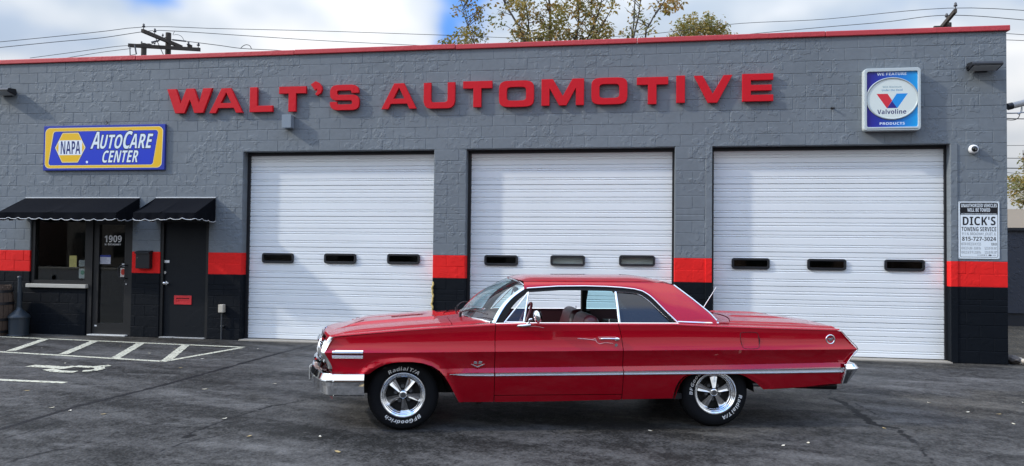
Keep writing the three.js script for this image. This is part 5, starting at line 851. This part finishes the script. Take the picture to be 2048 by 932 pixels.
  mesh('grille', [0.665, 0.69, 0.715, 0.74, 0.765, 0.79].map((y) => { const p = []; for (let i = 0; i <= 24; i++) { const z = mix(-0.46, 0.46, i / 24); p.push(V(-0.700 - bowF(z) + 0.01, y, z)); } return tube(p, 0.006, 40, 5); }).concat([0.650, 0.808].map((y) => { const p = []; for (let i = 0; i <= 24; i++) { const z = mix(-0.90, 0.90, i / 24); p.push(V(-0.705 - bowF(z), y, z)); } return tube(p, 0.014, 40, 6); })), chrome, car);
  mesh('grille_recess', grid(30, 4, (u, v) => { const z = mix(-0.90, 0.90, u); return [-0.672 - bowF(z), mix(0.64, 0.82, v), z]; }), std(lin(0.12, 0.12, 0.12), 0.6, 0.5), car);
  mesh('hood_lettering', (() => { const sh = font.generateShapes('CHEVROLET', 0.045), g = new THREE.ExtrudeGeometry(sh, { depth: 0.006, bevelEnabled: false, curveSegments: 3 }); g.computeBoundingBox(); const b = g.boundingBox, k = 0.62 / (b.max.x - b.min.x); g.translate(-(b.max.x + b.min.x) / 2, 0, 0); g.scale(k, 1, 1); g.rotateY(-Math.PI / 2); const p = g.attributes.position; for (let i = 0; i < p.count; i++) { const z = p.getZ(i); p.setXYZ(i, -0.656 - bowF(z) - 0.012 + p.getX(i), 0.835 + p.getY(i), z); } return g; })(), chrome, car);
  for (const s of [1, -1]) for (const z of [0.80, 0.565]) {
    const x = -0.662 - bowF(z), hl = mesh('headlight', (() => { const g = new THREE.SphereGeometry(0.12, 24, 10, 0, 2 * Math.PI, 0, 0.76); g.rotateZ(Math.PI / 2); g.translate(x + 0.05, 0.735, s * z); return g; })(), phys({ color: lin(0.8, 0.82, 0.84), roughness: 0.08, metalness: 0.2, clearcoat: 1 }), car);
    const t = new THREE.TorusGeometry(0.095, 0.016, 10, 32); t.rotateY(Math.PI / 2); t.translate(x - 0.028, 0.735, s * z); mesh('headlight_bezel', t, chrome, hl);
  }
  for (const s of [1, -1]) {
    mesh('fender_cap', [grid(20, 5, (u, v) => { const y = mix(0.59, 0.885, u), x = xFront(y), z = mix(zSide(Math.max(x, -0.7), y), 0.90, v), o = 0.014 * Math.sin(v * Math.PI); return [x - o - 0.045 * v, y, s * z]; }, s > 0)], chrome, car);
    mesh('parking_light', [box(-0.875, -0.80, 0.553, 0.605, s > 0 ? 0.42 : -0.60, s > 0 ? 0.60 : -0.42, 0.012)], phys({ color: lin(0.5, 0.35, 0.3), roughness: 0.15 }), car);
  }
  // bumpers swept along a bowed plan
  function bumper(name, plan, sec, mat) { const parts = []; for (let k = 0; k + 1 < sec.length; k++) parts.push(grid(plan.length - 1, 1, (u, v) => { const i = Math.round(u * (plan.length - 1)), p = plan[i], q = plan[Math.min(plan.length - 1, i + 1)], o = plan[Math.max(0, i - 1)], d = [q[0] - o[0], q[1] - o[1]], l = Math.hypot(...d), n = [-d[1] / l, d[0] / l], e = mix(sec[k][0], sec[k + 1][0], v), y = mix(sec[k][1], sec[k + 1][1], v), end = clamp((p[2] ?? 1)); return [p[0] + n[0] * e * end, y + (p[3] || 0), p[1] + n[1] * e * end]; })); return mesh(name, parts, mat, car); }
  const fp = []; const addF = (x, z, dy = 0) => fp.push([x, z, 1, dy]);
  for (let i = 0; i <= 8; i++) addF(mix(-0.352, -0.62, i / 8), mix(0.995, 0.985, i / 8)); for (let i = 1; i <= 8; i++) { const a = i / 8 * Math.PI / 2 * 0.78; addF(-0.62 - 0.13 * Math.sin(a), 0.985 - 0.13 * (1 - Math.cos(a))); } const lf = fp[fp.length - 1]; for (let i = 1; i <= 16; i++) { const t = i / 16, z = mix(lf[1], 0, t); addF(mix(lf[0], -0.955, 1 - Math.pow(1 - t, 1.9)), z); } { const half = fp.slice(0, -1).map(([x, z, e, y]) => [x, -z, e, y]).reverse(); fp.push(...half); }
  const fpr = fp.slice().reverse();
  bumper('front_bumper', fpr, [[-0.03, 0.553], [0.006, 0.553], [0.014, 0.548], [0.034, 0.497], [0.036, 0.486], [0.030, 0.476], [0.022, 0.44], [0.012, 0.36], [0.004, 0.347], [-0.03, 0.345]], chrome);
  bumper('upper_bumper_bar', fpr.filter(([x, z]) => Math.abs(z) < 0.80), [[-0.06, 0.63], [-0.015, 0.63], [0.000, 0.615], [0.000, 0.585], [-0.02, 0.570], [-0.03, 0.553]], chrome);
  mesh('licence_plate', box(-1.0, -0.995, 0.36, 0.50, -0.15, 0.15, 0.002), std(lin(0.5, 0.5, 0.48), 0.5), car);
  mesh('valance_panel', grid(40, 2, (u, v) => { const z = mix(-0.9, 0.9, u); return [-0.70 - bowF(z) * 0.9 + 0.06, mix(0.30, 0.54, v), z]; }), red, car);
  const rp2 = []; for (let i = 0; i <= 6; i++) rp2.push([mix(4.340, 4.40, i / 6), mix(0.975, 0.965, i / 6)]); for (let i = 1; i <= 8; i++) { const a = i / 8 * Math.PI / 2 * 0.86; rp2.push([4.40 + 0.10 * Math.sin(a), 0.965 - 0.10 * (1 - Math.cos(a))]); } const lr = rp2[rp2.length - 1]; for (let i = 1; i <= 14; i++) { const t = i / 14; rp2.push([mix(lr[0], 4.57, 1 - Math.pow(1 - t, 2)), mix(lr[1], 0, t)]); } rp2.push(...rp2.slice(0, -1).map(([x, z]) => [x, -z]).reverse());
  bumper('rear_bumper', rp2, [[-0.06, 0.622], [-0.005, 0.618], [0.016, 0.596], [0.030, 0.578], [0.026, 0.566], [0.004, 0.535], [-0.045, 0.46], [-0.075, 0.415], [-0.11, 0.412]], chrome);
  mesh('bumper_edge', tube([[4.345, 0.615, 0.983], [4.350, 0.56, 0.985], [4.338, 0.50, 0.975], [4.325, 0.42, 0.955]], 0.007, 20, 6), trimFill, car);
  // tail: coved panel with six round lamps
  mesh('tail_panel', [grid(50, 12, (u, v) => { const z = mix(-0.935, 0.935, u), y = mix(0.56, 0.94, v), e = smooth(0.84, 0.935, Math.abs(z)); const cove = -0.06 * Math.sin(clamp((y - 0.60) / 0.30) * Math.PI) * (1 - e); return [xRear(y) + 0.02 * (1 - Math.pow(z / 0.935, 2)) + cove - 0.004 * e, y, z]; }, true)], red, car);
  for (const s of [1, -1]) for (const z of [0.76, 0.58, 0.40]) { const g = new THREE.SphereGeometry(0.10, 20, 8, 0, 2 * Math.PI, 0, 0.7); g.rotateZ(-Math.PI / 2); g.translate(4.36, 0.755, s * z); const l = mesh('taillight', g, phys({ color: lin(0.35, 0.01, 0.01), roughness: 0.12, clearcoat: 1 }), car); const t = new THREE.TorusGeometry(0.072, 0.010, 8, 28); t.rotateY(Math.PI / 2); t.translate(4.435, 0.755, s * z); mesh('lamp_ring', t, chrome, l); }
  mesh('tail_trim', tube([[4.333, 0.944, 0.935], [4.41, 0.86, 0.945], [4.492, 0.768, 0.945], [4.44, 0.70, 0.94], [4.392, 0.63, 0.935]], 0.006, 30, 5), chrome, car);
  // ---- underside, cabin
  mesh('chassis', [box(-0.55, 0.80, 0.30, 0.84, -0.60, 0.60), box(0.80, 2.75, 0.27, 0.325, -0.86, 0.86), box(2.7, 4.30, 0.42, 0.84, -0.60, 0.60), box(-0.6, 0.8, 0.72, 0.78, -0.90, 0.90), box(2.5, 4.3, 0.72, 0.80, -0.90, 0.90), box(3.62, 4.32, 0.43, 0.75, -0.90, 0.90), box(0.56, 0.82, 0.29, 0.95, -0.88, 0.88), box(2.30, 2.64, 0.30, 0.9, -0.86, 0.86), box(0.5, 2.7, 0.245, 0.28, -0.5, -0.4), box(0.5, 2.7, 0.245, 0.28, 0.4, 0.5)], under, car);
  mesh('axle', [cyl([3.05, 0.32, -0.7], [3.05, 0.32, 0.7], 0.04), new THREE.SphereGeometry(0.15, 16, 12).translate(3.05, 0.32, 0), cyl([0, 0.30, -0.7], [0, 0.30, 0.7], 0.03)], under, car);
  mesh('jacking_block', [cyl([0.72, 0.235, 0.84], [0.72, 0.27, 0.84], 0.022), cyl([0.55, 0.255, 0.5], [0.74, 0.25, 0.84], 0.012), box(1.1, 1.38, 0.252, 0.27, 0.6, 0.84), box(2.03, 2.1, 0.262, 0.285, 0.78, 0.86)], under, car);
  mesh('exhaust_pipe', tube([[2.5, 0.30, 0.45], [3.3, 0.36, 0.52], [3.9, 0.355, 0.60], [4.40, 0.350, 0.66]], 0.031, 40, 12), M.steel, car); mesh('exhaust_tip', cyl([4.0, 0.3545, 0.612], [4.42, 0.350, 0.662], 0.036, 0.037, 16), std(lin(0.02, 0.02, 0.02), 0.4, 0.6), car);
  mesh('cabin_floor', box(0.86, 2.9, 0.33, 0.37, -0.80, 0.80), maroon, car);
  mesh('dashboard', [grid(16, 24, (u, v) => { const z = mix(-0.82, 0.82, v), x = mix(baseX(z) + 0.02, 1.02, u); return [x, 0.995 - 0.03 * u + 0.015 * Math.sin(u * 3.1), z]; }), grid(24, 4, (u, v) => { const z = mix(-0.82, 0.82, u); return [1.02 + 0.02 * Math.sin(v * 3), mix(0.62, 0.965, v), z]; })], maroon, car);
  mesh('steering_wheel', [(() => { const g = new THREE.TorusGeometry(0.205, 0.013, 10, 44); g.rotateY(Math.PI / 2); g.rotateZ(-0.42); g.translate(1.19, 0.985, 0.40); return g; })(), cyl([0.98, 0.86, 0.40], [1.19, 0.985, 0.40], 0.028), cyl([1.19, 0.985, 0.22], [1.19, 0.985, 0.58], 0.010)], std(lin(0.10, 0.014, 0.02), 0.35), car);
  const seat = (x, z, w, h, name) => { const g = new RoundedBoxGeometry(0.17, h, w, 5, 0.08); g.rotateZ(-0.30); g.translate(x, 0.42 + h / 2, z); const c = new RoundedBoxGeometry(0.55, 0.22, w, 4, 0.08); c.translate(x - 0.30, 0.46, z); mesh(name, [g, c], seatMat, car); };
  seat(1.78, 0.38, 0.62, 0.66, 'front_seat'); seat(1.78, -0.38, 0.62, 0.66, 'front_seat'); seat(2.62, 0, 1.40, 0.60, 'rear_seat');
  mesh('parcel_shelf', box(2.62, 3.05, 0.975, 0.99, -0.78, 0.78), maroon, car);
  // ---- wheels
  const tyreMat = phys({ color: lin(0.0095, 0.010, 0.0115), roughness: 0.8, specularIntensity: 0.25 }), chromeRim = phys({ color: lin(0.86, 0.87, 0.88), roughness: 0.09, metalness: 1 }), cast = std(lin(0.16, 0.165, 0.17), 0.42, 0.85), letterMat = std(lin(0.72, 0.72, 0.70), 0.7), hole = std(lin(0.022, 0.021, 0.020), 0.8, 0.2);
  const lat = (pts, seg = 72) => { const g = new THREE.LatheGeometry(pts.map((q) => new THREE.Vector2(q[0], q[1])), seg); g.rotateX(Math.PI / 2); return g; };
  const RT = 0.333;
  const sideProf = [[0.205, 0.082], [0.215, 0.094], [0.235, 0.103], [0.265, 0.108], [0.295, 0.102], [0.318, 0.088], [RT - 0.003, 0.070], [RT, 0.055], [RT, -0.055], [RT - 0.003, -0.070], [0.318, -0.088], [0.27, -0.10], [0.21, -0.085], [0.19, -0.07]];
  function arcText(s, mid, r, h, stretch) {
    const gl = [...s].map((c) => ({ c, g: c === ' ' ? null : new THREE.ShapeGeometry(font.generateShapes(c, 1), 4) })), adv = (c) => (font.data.glyphs[c] || font.data.glyphs.a).ha / font.data.resolution * 1.0, W0 = gl.map((o) => (o.c === ' ' ? 0.22 : adv(o.c) * stretch + 0.05)), tot = W0.reduce((a, b) => a + b, 0), out = []; let at = -tot / 2;
    gl.forEach((o, i) => { const c = at + W0[i] / 2; at += W0[i]; if (!o.g) return; const g = o.g; g.computeBoundingBox(); const b = g.boundingBox; g.translate(-(b.min.x + b.max.x) / 2, 0, 0); const p = g.attributes.position, ang0 = mid - c * h / r; for (let k = 0; k < p.count; k++) { const yy = p.getY(k), xx = p.getX(k) * stretch + yy * 0.18, a = ang0 - xx * h / r, R = r + (yy - 0.36) * h; const zt2 = 0.0015 + table([[0.215, 0.094], [0.235, 0.103], [0.265, 0.108], [0.295, 0.102]])(R); p.setXYZ(k, R * Math.cos(a), R * Math.sin(a), zt2); } g.computeVertexNormals(); out.push(g); });
    return out;
  }
  const spokeGeo = (a) => { const sec = [[0.040, 0.015, 0.056], [0.070, 0.021, 0.052], [0.105, 0.028, 0.046], [0.140, 0.035, 0.040], [0.156, 0.038, 0.036]]; const parts = []; const P = (k, side, t) => { const [r, hw, z] = sec[k]; return [r, hw * side, z - t]; };
    const face = grid(4, 4, (u, v) => { const k = Math.round(u * 4), q = v * 2 - 1, [r, hw, z] = sec[k]; return [r, hw * q, z - 0.006 * (1 - q * q) * (u > 0.1 ? 1 : 0)]; }); const e1 = grid(4, 1, (u, v) => P(Math.round(u * 4), 1, 0.034 * v)), e2 = grid(4, 1, (u, v) => P(Math.round(u * 4), -1, 0.034 * v), true);
    for (const g of [face, e1, e2]) { g.rotateZ(a); parts.push(g); } return parts; };
  function wheel(x, z, turn, s) {
    const w = new THREE.Group(); w.name = 'wheel'; w.position.set(x, RT, z); if (s < 0) w.rotation.y = Math.PI; car.add(w);
    const treads = []; for (let i = 0; i < 90; i++) for (const k of [-1, 1]) { const g = new THREE.BoxGeometry(0.006, 0.018, 0.034); g.translate(RT + 0.0005, 0, k * 0.036); g.rotateZ((i + k * 0.25) / 90 * 2 * Math.PI); treads.push(g); }
    mesh('tyre', [lat(sideProf), ...treads], tyreMat, w);
    mesh('tyre_rib', lat([[0.228, 0.1005], [0.230, 0.1035], [0.232, 0.1015]]), tyreMat, w); mesh('tyre_rib', lat([[0.301, 0.0995], [0.303, 0.102], [0.305, 0.098]]), tyreMat, w);
    mesh('tyre_lettering', [...arcText('Radial T/A', Math.PI / 2 - 0.02 + turn, 0.247, 0.034, 1.3), ...arcText('BFGoodrich', -Math.PI / 2 + 0.02 + turn, 0.247, 0.034, 1.3)], letterMat, w);
    mesh('rim', [lat([[0.2125, 0.082], [0.2145, 0.094], [0.211, 0.100], [0.206, 0.099]]), lat([[0.206, 0.099], [0.202, 0.092], [0.196, 0.088]]), lat([[0.196, 0.088], [0.188, 0.084], [0.184, 0.074]]), lat([[0.184, 0.074], [0.175, 0.068], [0.170, 0.052]]), lat([[0.170, 0.052], [0.160, 0.044], [0.155, 0.020], [0.153, -0.05]])], chromeRim, w);
    mesh('wheel_back', [lat([[0.0, -0.03], [0.17, -0.03]]), lat([[0.03, 0.004], [0.098, 0.004], [0.103, -0.02]])], hole, w);
    const hub = []; for (let i = 0; i < 5; i++) { const a = (i + 0.5) / 5 * 2 * Math.PI + turn + (turn ? Math.PI / 2 + 2.2 : 1.05); const g = cyl([0.072 * Math.cos(a), 0.072 * Math.sin(a), 0.0], [0.072 * Math.cos(a), 0.072 * Math.sin(a), 0.022], 0.020, 0.017, 12); hub.push(g); }
    mesh('lug_nuts', hub, cast, w);
    const b0 = turn ? Math.PI / 2 : 60 * Math.PI / 180; for (let i = 0; i < 5; i++) mesh('spoke', spokeGeo(b0 + i / 5 * 2 * Math.PI), chromeRim, w);
    mesh('hub_cap', lat([[0, 0.068], [0.020, 0.067], [0.034, 0.062], [0.041, 0.052], [0.043, 0.035], [0.046, 0.030], [0.046, 0.0]], 36), chromeRim, w);
    mesh('hub_badge', lat([[0, 0.0695], [0.022, 0.0685]], 24), cast, w);
  }
  wheel(0, 0.800, 0, 1); wheel(3.05, 0.800, -128 * Math.PI / 180, 1); wheel(0, -0.80, 0.7, -1); wheel(3.05, -0.80, 1.9, -1);
  mesh('inner_fender', [0, 3.05].flatMap((x) => [1, -1].map((s) => grid(20, 1, (u, v) => { const a = mix(0.02, Math.PI - 0.02, u); return [x + 0.40 * Math.cos(a), 0.33 + 0.37 * Math.sin(a), s * mix(0.60, 0.88, v)]; }))), dark, car);
}
renderer.render(scene, camera);
